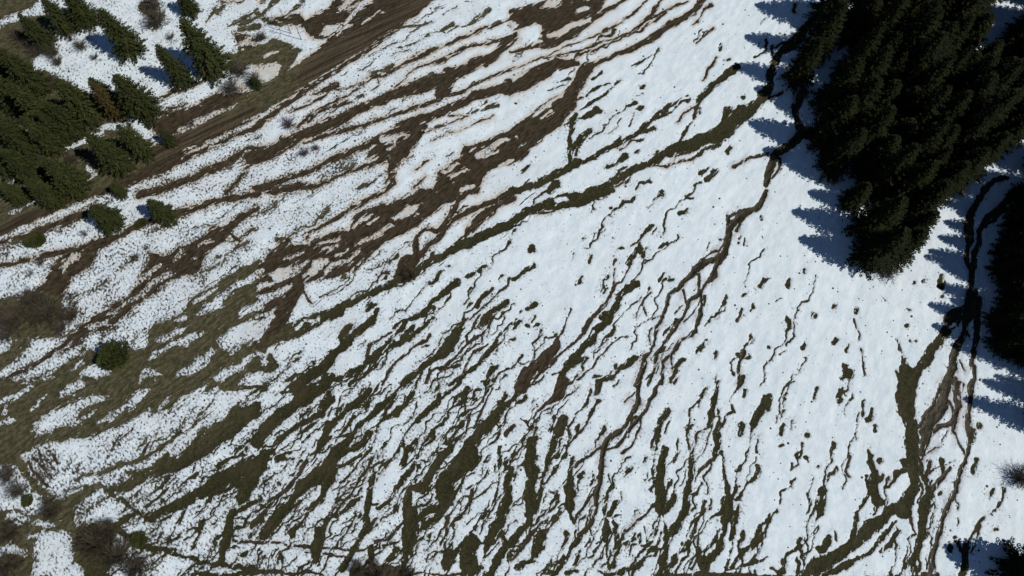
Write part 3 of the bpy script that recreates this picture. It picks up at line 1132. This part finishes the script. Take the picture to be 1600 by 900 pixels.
    h = N.math('ADD', N.math('MULTIPLY', N.math('SUBTRACT', 1.0, cover), .05),
               N.math('ADD', N.math('MULTIPLY', N.math('MULTIPLY', g1, cover), .05), N.math('ADD', N.math('MULTIPLY', N.noise(pos, 6.0, 3, .5), .012), N.math('MULTIPLY', N.noise(N.stretch(fall, (.7, 1.2, 0)), 1.0, 4, .6), .085))))
    bp = N.node('ShaderNodeBump')
    bp.inputs['Strength'].default_value = .8; bp.inputs['Distance'].default_value = 1.0
    N.link(h, bp.inputs['Height']); N.link(bp.outputs[0], N.b.inputs['Normal'])
    return N.m

build_ground()

# ------------------------------------------------------------------ materials of the plants
def needle_material(name, lo, hi, tint):
    N = Nodes(name)
    pos = N.node('ShaderNodeNewGeometry').outputs['Position']
    rnd = N.node('ShaderNodeObjectInfo').outputs['Random']
    n = N.noise(pos, 1.3, 3, .6)
    f = N.noise(pos, 7.0, 2, .6)
    c = N.mix(N.step(n, .35, .68), lo, hi)
    c = N.mix(N.step(f, .48, .75, 0, .5), c, tint)
    c = N.mix(N.math('MULTIPLY', rnd, .35), c, tuple(v * .6 for v in lo))
    N.put(N.b.inputs['Base Color'], c)
    N.b.inputs['Roughness'].default_value = .7
    N.b.inputs['Specular IOR Level'].default_value = .06
    return N.m

def bark_material(name, lo, hi, scale=6.0):
    N = Nodes(name)
    pos = N.node('ShaderNodeNewGeometry').outputs['Position']
    c = N.mix(N.step(N.noise(pos, scale, 4, .6), .35, .65), lo, hi)
    N.put(N.b.inputs['Base Color'], c)
    N.b.inputs['Roughness'].default_value = .85
    N.b.inputs['Specular IOR Level'].default_value = .15
    return N.m

NEEDLE = needle_material('spruce_needles', (.021, .027, .009), (.046, .051, .016), (.082, .080, .026))
SHADED_NEEDLE = needle_material('shaded_spruce_needles', (.0075, .0105, .0035), (.016, .020, .006), (.034, .036, .010))  # same spruce needles; the forest's unlit side is put into this darker colour
RUSTY = needle_material('dying_needles', (.050, .040, .015), (.085, .058, .020), (.13, .082, .030))
JUNIPER = needle_material('juniper_needles', (.028, .035, .011), (.050, .057, .016), (.075, .074, .022))
BARK = bark_material('spruce_bark', (.06, .045, .032), (.12, .095, .07))
TWIG = bark_material('grey_brown_twigs', (.050, .043, .032), (.090, .078, .058), 2.0)
TWIG_DARK = bark_material('dark_twigs', (.040, .033, .021), (.076, .062, .042), 2.0)
TWIG_RED = bark_material('purplish_twigs', (.060, .036, .040), (.11, .07, .075), 2.0)

class MB:
    """collects faces into one mesh"""
    def __init__(self): self.v, self.f = [], []
    def quad(self, a, b, c, d):
        n = len(self.v); self.v += [a, b, c, d]; self.f.append((n, n + 1, n + 2, n + 3))
    def tube(self, pts, radii, sides=5):
        n0 = len(self.v)
        for k, (p, r) in enumerate(zip(pts, radii)):
            q = pts[min(k + 1, len(pts) - 1)]; o = pts[max(k - 1, 0)]
            d = [q[i] - o[i] for i in range(3)]
            L = math.sqrt(sum(c * c for c in d)) or 1; d = [c / L for c in d]
            u = (d[1], -d[0], 0) if abs(d[2]) < .95 else (1, 0, 0)
            l = math.sqrt(sum(c * c for c in u)) or 1; u = [c / l for c in u]
            w = (d[1] * u[2] - d[2] * u[1], d[2] * u[0] - d[0] * u[2], d[0] * u[1] - d[1] * u[0])
            for s in range(sides):
                a = 2 * math.pi * s / sides
                ca, sa = math.cos(a) * r, math.sin(a) * r
                self.v.append(tuple(p[i] + u[i] * ca + w[i] * sa for i in range(3)))
        for k in range(len(pts) - 1):
            for s in range(sides):
                a, b = n0 + k * sides + s, n0 + k * sides + (s + 1) % sides
                self.f.append((a, b, b + sides, a + sides))
    def mesh(self, name, mat, smooth=False):
        me = bpy.data.meshes.new(name)
        me.from_pydata(self.v, [], self.f)
        me.materials.append(mat)
        if smooth: me.polygons.foreach_set('use_smooth', [True] * len(me.polygons))
        return me

def frond(mb, rng, base, az, length, slope, dens=1.0):
    """one spruce branch: a drooping axis with flat side twigs"""
    ca, sa = math.cos(az), math.sin(az)
    n = max(3, int(length / .14 * dens))
    for k in range(n + 1):
        t = min(.999, (k + rng.random() * .6) / n)
        r = t * length
        z = base + length * (slope * t - .20 * t * t + .10 * t ** 3)
        px, py = ca * r, sa * r
        l = (.30 * length * (1 - t) ** .8 + .13) * rng.uniform(.7, 1.2)
        for side in (-1, 1):
            a = az + side * rng.uniform(.5, 1.05)
            dz = rng.uniform(-.30, .0) * l + slope * .3 * l
            dx, dy = math.cos(a), math.sin(a)
            w = rng.uniform(.045, .085)
            tw = rng.uniform(-.07, .07)
            m = rng.uniform(.35, .55)
            mb.quad((px, py, z), (px + dx * l * m - dy * w, py + dy * l * m + dx * w, z + dz * m + tw),
                    (px + dx * l, py + dy * l, z + dz), (px + dx * l * m + dy * w, py + dy * l * m - dx * w, z + dz * m - tw))

def spruce_meshes(seed, R=2.2, H=10.0, foot=.06, thin=1.0, mat=None):
    rng = random.Random(seed)
    mb = MB()
    z = H * foot
    while z < H * .985:
        f = z / H
        L0 = R * (1 - f) ** .66 * (1 - .25 * max(0, .15 - f) / .15)
        nb = max(4, int((8 + 6 * (1 - f)) * thin))
        ph = rng.uniform(0, 6.28)
        for b in range(nb):
            L = L0 * rng.uniform(.68, 1.12) + .10
            frond(mb, rng, z + rng.uniform(-.07, .07), ph + 6.283 * b / nb + rng.uniform(-.25, .25), L, -.30 + .85 * f ** 1.4 + rng.uniform(-.08, .08))
        z += (.30 + .30 * (1 - f)) * rng.uniform(.8, 1.2)
    core = []                                               # opaque cone standing in for inner boughs, added to keep light from leaking through
    for k in range(9):
        f = foot + (0.9 - foot) * k / 8
        core.append((0, 0, H * f))
    mb.tube(core, [R * .50 * (1 - c[2] / H) ** .8 for c in core], 9)
    for k in range(6):
        frond(mb, rng, H * .97 + k * .06, k * 1.1, .18, .9)
    tb = MB()
    pts = [(0, 0, -.4), (0, 0, .15), (.02, .01, H * .3), (0, .03, H * .7), (0, 0, H * 1.0)]
    tb.tube(pts, [.26, .17, .13, .07, .012], 8)
    return tb.mesh('trunk', BARK, True), mb.mesh('crown', mat or NEEDLE)

def col_link(o): scene.collection.objects.link(o)

def thing(name, label, cat, loc, rz=0, scale=(1, 1, 1), group=None):
    o = bpy.data.objects.new(name, None)
    col_link(o)
    o.empty_display_size = .3
    o.location = loc; o.rotation_euler = (0, 0, rz); o.scale = scale
    o['label'] = label; o['category'] = cat
    if group: o['group'] = group
    return o

def part(name, me, parent):
    o = bpy.data.objects.new(name, me)
    col_link(o)
    o.parent = parent
    return o

SPRUCE = [spruce_meshes(s) for s in range(6)]
SHADED_SPRUCE = [spruce_meshes(s + 40, mat=SHADED_NEEDLE) for s in range(6)]
SPRUCE_RUSTY = spruce_meshes(21, thin=.8, mat=RUSTY)
SPRUCE_THIN = spruce_meshes(22, thin=.62)

def project(x, y, z):
    c, s = math.cos(PITCH), math.sin(PITCH)
    d = y * s - (z - CAM_H) * c
    return 800 + FOC * x / d, 450 - FOC * (y * c + (z - CAM_H) * s) / d

def height_for(x, y, z, tu, tv):
    best = (1e9, 5.0)
    h = 1.0
    while h < 22:
        u, v = project(x, y, z + h)
        best = min(best, (math.hypot(u - tu, v - tv), h))
        h += .1
    return best[1]

rng = random.Random(7)
def plant_spruce(bu, bv, label, group, h=None, tip=None, rpx=None, meshes=None, name='spruce_tree'):
    x, y, s = (float(q) for q in ground_at(bu, bv))
    z = ground_z(x, y)
    if tip: h = height_for(x, y, z, *tip)
    r = rpx * s if rpx else h * rng.uniform(.19, .25)
    me = meshes or SPRUCE[rng.randrange(len(SPRUCE))]
    k = r / 2.2
    t = thing(name, label, 'tree', (x, y, z), rng.uniform(0, 6.28), (k, k, h / 10.0), group)
    part('trunk', me[0], t); part('crown', me[1], t)
    return t

# ------------------------------------------------------------------ spruces of the stand above the dirt road (left)
STAND = 'spruces of the stand beside the dirt road'
LEFT = [  # base, tip, crown radius in px, label
    (76, 70, 36, 14, 23, 'small spruce at the top left just below the long white snow strip'),
    (108, 44, 80, -14, 28, 'spruce cut by the top edge, right of the long white snow strip'),
    (140, 34, 112, -20, 27, 'spruce cut by the top edge, left of the speckled snow clearing'),
    (208, 80, 186, -12, 33, 'tall spruce casting a blue shadow onto the speckled snow clearing'),
    (288, 128, 256, 60, 25, 'narrow spruce between the broad dark spruce and the snow clearing'),
    (336, 108, 308, 14, 37, 'broadest dark spruce at the upper right end of the stand, next to the mud'),
    (300, 18, 284, -20, 19, 'small spruce cut by the top edge above the broad dark spruce'),
    (64, 138, 4, 66, 30, 'spruce on the upper edge of the stand below the grey brush'),
    (38, 166, -20, 108, 30, 'spruce at the left edge of the frame, behind the grey brush spruce'),
    (82, 192, 10, 132, 27, 'spruce in the middle of the crowded stand, left of the small snow gap'),
    (146, 182, 108, 100, 30, 'spruce with pointed tip against the snow clearing, left of the rusty one'),
    (184, 168, 154, 108, 25, 'dark spruce right behind the rusty one, touching the snow clearing'),
    (231, 175, 206, 94, 35, 'large spruce on the right corner of the stand above the snow strip and ditch'),
    (122, 206, 80, 146, 25, 'spruce in the crowded stand just right of the small snow gap'),
    (90, 230, 38, 174, 25, 'spruce below the small snow gap in the crowded stand'),
    (52, 236, -4, 176, 26, 'spruce left of the small snow gap by the left edge'),
    (106, 214, 62, 166, 20, 'slim spruce squeezed above the small snow gap'),
    (192, 260, 138, 206, 31, 'bushy spruce overhanging the dirt road, with a dark shadow hollow to its left'),
    (228, 240, 198, 180, 24, 'thin greyish spruce between the rusty spruce and the dirt road'),
    (270, 224, 254, 200, 14, 'little spruce on the upper verge of the road with a blue shadow patch'),
    (124, 292, 78, 236, 32, 'full spruce on the verge of the road, left of the bushy overhanging one'),
    (62, 278, 12, 220, 28, 'spruce behind the lowest spruce of the stand, near the left edge'),
    (88, 314, 48, 268, 27, 'lowest olive green spruce of the stand where the road meets the left side'),
    (30, 266, -22, 214, 27, 'spruce cut by the left edge halfway down the stand'),
    (38, 312, 8, 270, 21, 'small spruce cut by the left edge just above the dirt road'),
    (20, 210, -30, 150, 27, 'spruce cut by the left edge, upper middle of the stand'),
    (16, 120, -40, 60, 24, 'spruce cut by the left edge beside the grey brush'),
    (178, 350, 154, 308, 26, 'lone spruce below the road with its shadow on the snow'),
    (262, 340, 242, 300, 20, 'lone smaller spruce below the road, further right, with a blue shadow'),
    (192, 304, 178, 282, 14, 'tiny spruce on the lower verge of the dirt road'),
    (402, 134, 396, 120, 10, 'tiny spruce on the mud at the right of the stand'),
]
for (bu, bv, tu, tv, r, lab) in LEFT:
    plant_spruce(bu, bv, lab, STAND, tip=(bu + (tu - bu) * .97, bv + (tv - bv) * .97), rpx=r * rng.uniform(.86, 1.04), meshes=SPRUCE_THIN if 'thin' in lab else None)
plant_spruce(188, 178, 'rusty orange dying spruce among the green ones of the stand', STAND, tip=(146, 122), rpx=21, meshes=SPRUCE_RUSTY)

# ------------------------------------------------------------------ the dark forest (right)
FOREST = 'spruces along the margin of the dark forest'
EDGE = [  # base, height, crown radius px, label
    (1284, 34, 10.5, 31, 'dark spruce at the top of the forest margin beside the stream by the top edge'),
    (1240, 128, 9.5, 27, 'spruce leaning over the stream bend at the left margin of the forest'),
    (1268, 84, 10.5, 30, 'spruce behind the stream bend spruce, one row into the forest margin'),
    (1288, 168, 11, 31, 'dark spruce on the forest margin just above the small stream junction'),
    (1280, 222, 11, 32, 'dark spruce right of the small stream junction, shadow across the stream'),
    (1296, 262, 10, 30, 'dark spruce over the wide blue shadow below the stream junction'),
    (1326, 318, 6, 22, 'smaller spruce standing apart at the lower left of the forest'),
    (1356, 404, 10, 36, 'spruce at the lowest corner of the forest above the bare shrub'),
    (1350, 362, 10.5, 34, 'spruce just above the lowest corner one, long ragged blue shadow'),
    (1392, 398, 8.5, 30, 'spruce at the lowest corner reaching right over the open snow'),
    (1408, 372, 8.5, 30, 'spruce on the lower right margin of the forest, next to the lowest corner'),
    (1424, 332, 9.0, 31, 'spruce in the middle of the lower right margin facing the snow gully'),
    (1450, 304, 9.0, 31, 'spruce on the lower right margin near the bright sunlit snow ridge'),
    (1478, 284, 9.0, 30, 'spruce on the lower right margin just above the bright sunlit snow ridge'),
    (1508, 262, 9.0, 30, 'spruce above the right end of the bright sunlit snow ridge'),
    (1566, 214, 9.5, 31, 'spruce of the forest margin nearest the right edge'),
    (1596, 200, 9.5, 31, 'forest margin spruce cut by the right edge above the stream'),
    (1540, 236, 9.0, 30, 'spruce on the forest margin above the upper stream at the right edge'),
]
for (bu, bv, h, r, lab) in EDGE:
    plant_spruce(bu, bv, lab, FOREST, meshes=rng.choice(SHADED_SPRUCE), h=h * .84, rpx=r * 1.06)

def inside(u, v, poly):
    c = False
    for i in range(len(poly)):
        (ax, ay), (bx, by) = poly[i], poly[i - 1]
        if (ay > v) != (by > v) and u < (bx - ax) * (v - ay) / (by - ay) + ax: c = not c
    return c

def scatter(poly, gap, taken, holes=()):
    us, vs = [p[0] for p in poly], [p[1] for p in poly]
    out = []
    for _ in range(4000):
        u, v = rng.uniform(min(us), max(us)), rng.uniform(min(vs), max(vs))
        if not inside(u, v, poly): continue
        if any(math.hypot(u - a, v - b) < r for a, b, r in holes): continue
        if all(math.hypot(u - a, v - b) > gap for a, b in taken + out): out.append((u, v))
    return out

spots = scatter([(1340, -60), (1322, 60), (1312, 150), (1320, 250), (1370, 330), (1420, 300), (1500, 220), (1560, 190), (1680, 150), (1680, -60)],
                30, [(e[0], e[1]) for e in EDGE], holes=[(1590, 10, 36), (1560, 40, 34), (1536, 70, 26)])
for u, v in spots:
    plant_spruce(u, v, meshes=rng.choice(SHADED_SPRUCE), label= 'tall dark spruce packed in the shaded inside of the forest at the upper right', group='spruces inside the dark forest',
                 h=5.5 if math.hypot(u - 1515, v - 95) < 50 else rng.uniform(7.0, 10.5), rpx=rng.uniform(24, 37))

STRIP = [
    (1622, 262, 10, 30, 'topmost spruce of the shaded strip along the right edge'),
    (1596, 312, 9.5, 29, 'second spruce from the top of the shaded strip along the right edge'),
    (1584, 346, 9.5, 28, 'third spruce from the top of the shaded strip, above the split in the stream'),
    (1580, 376, 9, 27, 'spruce of the right edge strip beside the split in the stream'),
    (1566, 398, 8.5, 26, 'spruce of the right edge strip whose pointed shadow reaches furthest up the gully'),
    (1562, 424, 9.5, 27, 'spruce of the right edge strip with the longest pointed shadow in the gully'),
    (1572, 446, 8.5, 26, 'spruce of the right edge strip level with the pinch in the stream'),
    (1572, 478, 9, 27, 'spruce of the right edge strip by the dark pool above the fork'),
    (1552, 506, 8.5, 25, 'spruce of the right edge strip on the bank where the stream forks'),
    (1560, 540, 8.5, 27, 'spruce of the right edge strip at its lower margin beside the fork'),
    (1590, 556, 7.5, 25, 'lowest spruce of the right edge strip, over open snow'),
    (1626, 624, 7.5, 24, 'spruce just off the right edge whose small shadow falls on open snow'),
    (1622, 660, 9.5, 30, 'spruce cut by the right edge with a broad ragged shadow on open snow'),
    (1588, 894, 8.5, 48, 'dark spruce cut off in the bottom right corner'),
]
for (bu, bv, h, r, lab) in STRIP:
    plant_spruce(bu, bv, lab, 'spruces along the right edge', meshes=rng.choice(SHADED_SPRUCE), h=h * .88, rpx=r)
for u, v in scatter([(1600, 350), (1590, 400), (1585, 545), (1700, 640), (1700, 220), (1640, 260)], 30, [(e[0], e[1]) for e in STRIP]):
    plant_spruce(u, v, meshes=rng.choice(SHADED_SPRUCE), label= 'dark spruce packed inside the shaded strip along the right edge', group='spruces inside the right edge strip',
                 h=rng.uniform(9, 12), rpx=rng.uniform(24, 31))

# ------------------------------------------------------------------ leafless shrubs
def shrub_mesh(seed, stems, mat, R=2.5, H=2.2, flat=.55):
    r = random.Random(seed)
    mb = MB()
    for i in range(stems):
        az = 6.283 * i / stems + r.uniform(-.4, .4)
        el = r.uniform(.25, 1.45)
        L = R * r.uniform(.65, 1.05)
        p = [r.uniform(-.25, .25), r.uniform(-.25, .25), -.08]
        pts = [tuple(p)]
        e = el
        for k in range(6):
            st = L / 6
            az += r.uniform(-.22, .22); e += r.uniform(-.15, .12)
            p = [p[0] + math.cos(az) * math.cos(e) * st, p[1] + math.sin(az) * math.cos(e) * st, p[2] + math.sin(e) * st * H / R + .01]
            pts.append(tuple(p))
        mb.tube(pts, [.045, .038, .032, .026, .020, .014, .007], 3)
        for b in range(9):
            k = r.randint(1, 5)
            q = list(pts[k]); a2 = az + r.uniform(-1.2, 1.2); e2 = r.uniform(-.1, 1.0)
            l2 = L * r.uniform(.2, .45)
            bp = [tuple(q)]
            for m in range(3):
                a2 += r.uniform(-.3, .3); e2 += r.uniform(-.2, .2)
                q = [q[0] + math.cos(a2) * math.cos(e2) * l2 / 3, q[1] + math.sin(a2) * math.cos(e2) * l2 / 3, q[2] + math.sin(e2) * l2 / 3]
                bp.append(tuple(q))
            mb.tube(bp, [.024, .018, .013, .006], 3)
            for t in range(4):
                s0 = bp[r.randint(1, 3)]
                a3, e3, l3 = a2 + r.uniform(-1.2, 1.2), r.uniform(-.2, 1.0), l2 * r.uniform(.25, .5)
                mb.tube([s0, (s0[0] + math.cos(a3) * math.cos(e3) * l3, s0[1] + math.sin(a3) * math.cos(e3) * l3, s0[2] + math.sin(e3) * l3)], [.012, .005], 3)
    return mb.mesh('branches', mat)

SHRUB = {'grey': [shrub_mesh(s, 44, TWIG) for s in (1, 2)], 'dark': [shrub_mesh(s, 52, TWIG_DARK) for s in (3, 4)],
         'red': [shrub_mesh(5, 34, TWIG_RED)], 'thin': [shrub_mesh(6, 16, TWIG_DARK)]}
def plant_shrub(bu, bv, rpx, kind, label, group=None, name='bare_shrub'):
    x, y, s = (float(q) for q in ground_at(bu, bv))
    k = rpx * s / 2.5
    o = bpy.data.objects.new(name, rng.choice(SHRUB[kind]))
    col_link(o)
    o.location = (x, y, ground_z(x, y)); o.rotation_euler = (0, 0, rng.uniform(0, 6.28)); o.scale = (k, k, k)
    o['label'] = label; o['category'] = 'shrub'; o['group'] = group or 'leafless shrubs on the slope'
    return o

for (u, v, r, kind, lab) in [
    (76, 488, 34, 'dark', 'largest leafless brown thicket on the left, between two snow patches'),
    (24, 500, 30, 'dark', 'leafless brown thicket cut by the left edge beside the largest one'),
    (50, 470, 26, 'dark', 'dark leafless thicket just above the largest brown thicket on the left'),
    (14, 520, 24, 'grey', 'grey leafless shrub at the left edge below the brown thickets'),
    (114, 492, 22, 'dark', 'leafless shrub on the lower right flank of the largest brown thicket'),
    (98, 512, 18, 'grey', 'pale grey leafless shrub over speckled snow below the brown thickets'),
    (150, 850, 36, 'dark', 'big dark leafless bush near the bottom left, beside a white snow patch'),
    (190, 868, 32, 'dark', 'dark leafless bush near the bottom left, right half of the big pair'),
    (216, 886, 28, 'dark', 'leafless bush at the bottom edge below the ditch on the left'),
    (170, 828, 26, 'dark', 'leafless bush at the top of the big dark bushes near the bottom left'),
    (12, 742, 24, 'grey', 'grey leafless shrub on the left edge over a grey snow patch'),
    (30, 768, 22, 'grey', 'grey leafless shrub just inside the left edge, below the grey snow patch'),
    (84, 796, 24, 'dark', 'dark leafless shrub on the grass corner below the striped snow field'),
    (20, 830, 22, 'dark', 'dark leafless shrub on the left edge near the bottom corner'),
    (14, 884, 28, 'dark', 'dark leafless shrub in the bottom left corner'),
    (66, 76, 26, 'grey', 'grey brush in front of the small spruce at the top left'),
    (36, 58, 22, 'grey', 'grey brush by the long snow strip at the top left'),
    (84, 84, 20, 'grey', 'thin grey brush on the speckled snow below the small spruce at the top left'),
    (246, 34, 26, 'grey', 'brown leafless brush right of the tall spruce at the top'),
    (240, 8, 22, 'grey', 'brown leafless brush at the top edge right of the tall spruce'),
    (148, 188, 18, 'grey', 'grey leafless brush under the rusty spruce'),
    (84, 132, 18, 'grey', 'grey leafless brush at the upper rim of the crowded spruces'),
    (84, 232, 16, 'grey', 'grey leafless brush by the snow gap above the full spruce on the verge'),
    (20, 250, 18, 'grey', 'grey leafless brush among the spruces at the left edge'),
    (642, 430, 17, 'dark', 'round leafless shrub standing in the muddy channel at the centre'),
    (1386, 424, 24, 'grey', 'pale leafless shrub on the snow below the lowest corner of the forest'),
    (1358, 418, 13, 'grey', 'small leafless shrub in the shadow left of the pale one under the forest corner'),
    (1250, 150, 17, 'grey', 'brown leafless shrub at the stream junction on the forest margin'),
    (1300, 284, 14, 'grey', 'low leafless shrub on the snow left of the small spruce standing apart'),
    (1594, 748, 28, 'dark', 'leafless shrub with spreading stems cut by the right edge'),
    (1500, 298, 15, 'grey', 'pale leafless shrub on the bright sunlit snow ridge'),
    (590, 892, 22, 'dark', 'dark leafless shrub in the middle of the bottom edge'),
    (560, 888, 18, 'dark', 'dark leafless shrub at the bottom edge, left of the middle one'),
    (640, 896, 16, 'dark', 'dark leafless shrub at the bottom edge, right of the middle one'),
    (214, 404, 13, 'thin', 'small dark shrub in the speckled snow below the lone spruces'),
    (230, 388, 9, 'thin', 'small dark shrub beside the mud band, upper of two in speckled snow'),
    (66, 412, 14, 'thin', 'small dark shrub in the left snow field below the curved mud track'),
    (48, 428, 12, 'thin', 'lower small dark shrub in the left snow field'),
    (134, 366, 13, 'thin', 'small shrub where two mud tracks meet below the lone spruces'),
    (112, 464, 14, 'thin', 'small dark shrub right of the largest brown thicket'),
    (96, 362, 9, 'thin', 'tiny dark shrub on the snow strip right of the green bush'),
    (376, 112, 22, 'grey', 'grey brush over thin snow right of the broad dark spruce'),
    (398, 128, 18, 'grey', 'grey brush on the muddy bank beside the tiny spruce'),
    (452, 196, 16, 'red', 'purplish twigs in the speckled snow below the straight track'),
    (476, 240, 12, 'red', 'purplish twigs in the snow between two mud bands'),
    (494, 232, 9, 'red', 'smaller purplish twigs right of the others between two mud bands'),
    (128, 74, 15, 'grey', 'grey scrub on the speckled snow clearing, left of the blue tree shadow'),
    (112, 62, 12, 'thin', 'dark scrub at the upper left of the speckled snow clearing'),
    (150, 92, 13, 'thin', 'dark scrub at the lower middle of the speckled snow clearing'),
    (164, 34, 15, 'grey', 'grey scrub at the top of the speckled snow clearing'),
    (92, 98, 14, 'grey', 'grey scrub at the lower left of the speckled snow clearing'),
    (268, 60, 14, 'thin', 'dark scrub on the snow left of the broad dark spruce'),
    (60, 246, 15, 'grey', 'grey brush among the lower spruces of the stand'),
    (112, 250, 14, 'dark', 'brown brush in the gap above the full spruce on the verge of the road'),
    (362, 140, 20, 'grey', 'grey brush over thin snow on the muddy bank below the broad dark spruce'),
    (410, 60, 14, 'grey', 'grey brush between the two snow patches right of the broad dark spruce'),
    (428, 34, 12, 'thin', 'dark twigs beside the thin leafless trees'),
    (300, 196, 12, 'thin', 'thin twigs in the snow tongue beside the upper road bank'),
]:
    plant_shrub(u, v, r, kind, lab)

# ------------------------------------------------------------------ evergreen bushes
def bush_meshes(seed, mat):
    r = random.Random(seed)
    mb = MB()
    lobes = [(r.uniform(-.5, .5), r.uniform(-.5, .5), r.uniform(.35, .75), r.uniform(.35, .6)) for _ in range(11)] + [(0, 0, .6, .75)]
    for (lx, ly, lz, lr) in lobes:
        for _ in range(300):
            a, c = r.uniform(0, 6.283), r.uniform(-.5, 1)
            s_ = math.sqrt(1 - c * c)
            d = (math.cos(a) * s_, math.sin(a) * s_, c)
            q = lr * r.uniform(.55, 1.08)
            p = (lx + d[0] * q, ly + d[1] * q, max(.03, lz + d[2] * q * .8))
            l, w = r.uniform(.10, .2), r.uniform(.025, .05)
            e = (d[0] + r.uniform(-.6, .6), d[1] + r.uniform(-.6, .6), d[2] + r.uniform(-.3, .7))
            g = (-e[1], e[0], r.uniform(-.4, .4))
            mb.quad(p, (p[0] + e[0] * l * .5 + g[0] * w, p[1] + e[1] * l * .5 + g[1] * w, p[2] + e[2] * l * .5 + g[2] * w),
                    (p[0] + e[0] * l, p[1] + e[1] * l, p[2] + e[2] * l),
                    (p[0] + e[0] * l * .5 - g[0] * w, p[1] + e[1] * l * .5 - g[1] * w, p[2] + e[2] * l * .5 - g[2] * w))
    tb = MB()
    for k in range(5):
        a = k * 1.26
        tb.tube([(0, 0, -.15), (.1 * math.cos(a), .1 * math.sin(a), .15), (.45 * math.cos(a), .45 * math.sin(a), .6)], [.06, .05, .02], 5)
    return tb.mesh('stems', BARK, True), mb.mesh('foliage', mat)
BUSH = [bush_meshes(1, JUNIPER), bush_meshes(2, JUNIPER)]
for (u, v, r, hz, lab) in [
    (186, 560, 25, 1.35, 'round olive green juniper bush standing alone on the grass slope'),
    (57, 378, 16, .7, 'low dark green bush beside the mud track near the left edge'),
    (222, 350, 9, .8, 'tiny round green bush on the mud track between the lone spruces'),
    (217, 844, 13, .6, 'small green bush on the ditch near the bottom left'),
    (44, 783, 10, .5, 'small olive bush in the grey snow patch at the lower left'),
]:
    x, y, s = (float(q) for q in ground_at(u, v))
    k = r * s / 1.05
    t = thing('juniper_bush', lab, 'bush', (x, y, ground_z(x, y)), rng.uniform(0, 6), (k, k, k * hz), 'evergreen bushes on the slope')
    me = BUSH[rng.randrange(2)]
    part('stems', me[0], t); part('foliage', me[1], t)

# ------------------------------------------------------------------ two leafless trees at the top edge, a log in the snow
def bare_tree(bu, bv, h, label, seed):
    x, y, s = (float(q) for q in ground_at(bu, bv))
    r = random.Random(seed)
    t = thing('bare_tree', label, 'tree', (x, y, ground_z(x, y)), r.uniform(0, 6), (1, 1, 1), 'leafless trees at the top edge')
    tb, cb = MB(), MB()
    pts = [(0, 0, -.2), (.03, 0, h * .3), (.0, .05, h * .6), (.06, .02, h)]
    tb.tube(pts, [.045, .038, .028, .01], 7)
    for k in range(12):
        z = h * r.uniform(.35, .97); a = r.uniform(0, 6.28); l = (h - z) * .4 + .3
        e = r.uniform(.4, 1.0)
        q = (math.cos(a) * math.cos(e) * l, math.sin(a) * math.cos(e) * l, z + math.sin(e) * l)
        m = (q[0] * .5, q[1] * .5, z + math.sin(e) * l * .42)
        cb.tube([(0, 0, z), m, q], [.016, .012, .005], 3)
        for j in range(4):
            a2 = a + r.uniform(-1, 1); l2 = l * .4
            cb.tube([m, (m[0] + math.cos(a2) * l2 * .7, m[1] + math.sin(a2) * l2 * .7, m[2] + l2 * .6)], [.012, .004], 3)
    part('trunk', tb.mesh('trunk', TWIG_DARK, True), t)
    part('branches', cb.mesh('branches', TWIG_DARK), t)
bare_tree(455, 52, 5.0, 'left of two thin leafless trees standing over the snow patch near the top edge', 1)
bare_tree(471, 62, 5.2, 'right of two thin leafless trees standing over the snow patch near the top edge', 2)

def log(u0, v0, u1, v1, r, label):
    x0, y0, _ = (float(q) for q in ground_at(u0, v0)); x1, y1, _ = (float(q) for q in ground_at(u1, v1))
    n = 7
    mb = MB()
    cx, cy = (x0 + x1) / 2, (y0 + y1) / 2
    cz = ground_z(cx, cy)
    rr = random.Random(3)
    pts = []
    for i in range(n):
        f = i / (n - 1)
        x, y = x0 + (x1 - x0) * f, y0 + (y1 - y0) * f
        pts.append((x - cx + rr.uniform(-.03, .03), y - cy + rr.uniform(-.03, .03), ground_z(x, y) - cz + r * .7))
    mb.tube([pts[0]] + pts + [pts[-1]], [.01] + [r * (1 - .06 * i) for i in range(n)] + [.01], 8)
    o = bpy.data.objects.new('fallen_log', mb.mesh('fallen_log', TWIG_DARK, True))
    col_link(o)
    o.location = (cx, cy, cz)
    o['label'] = label; o['category'] = 'log'
log(362, 366, 376, 377, .14, 'short dark log lying across the thin meltwater line in the snow')
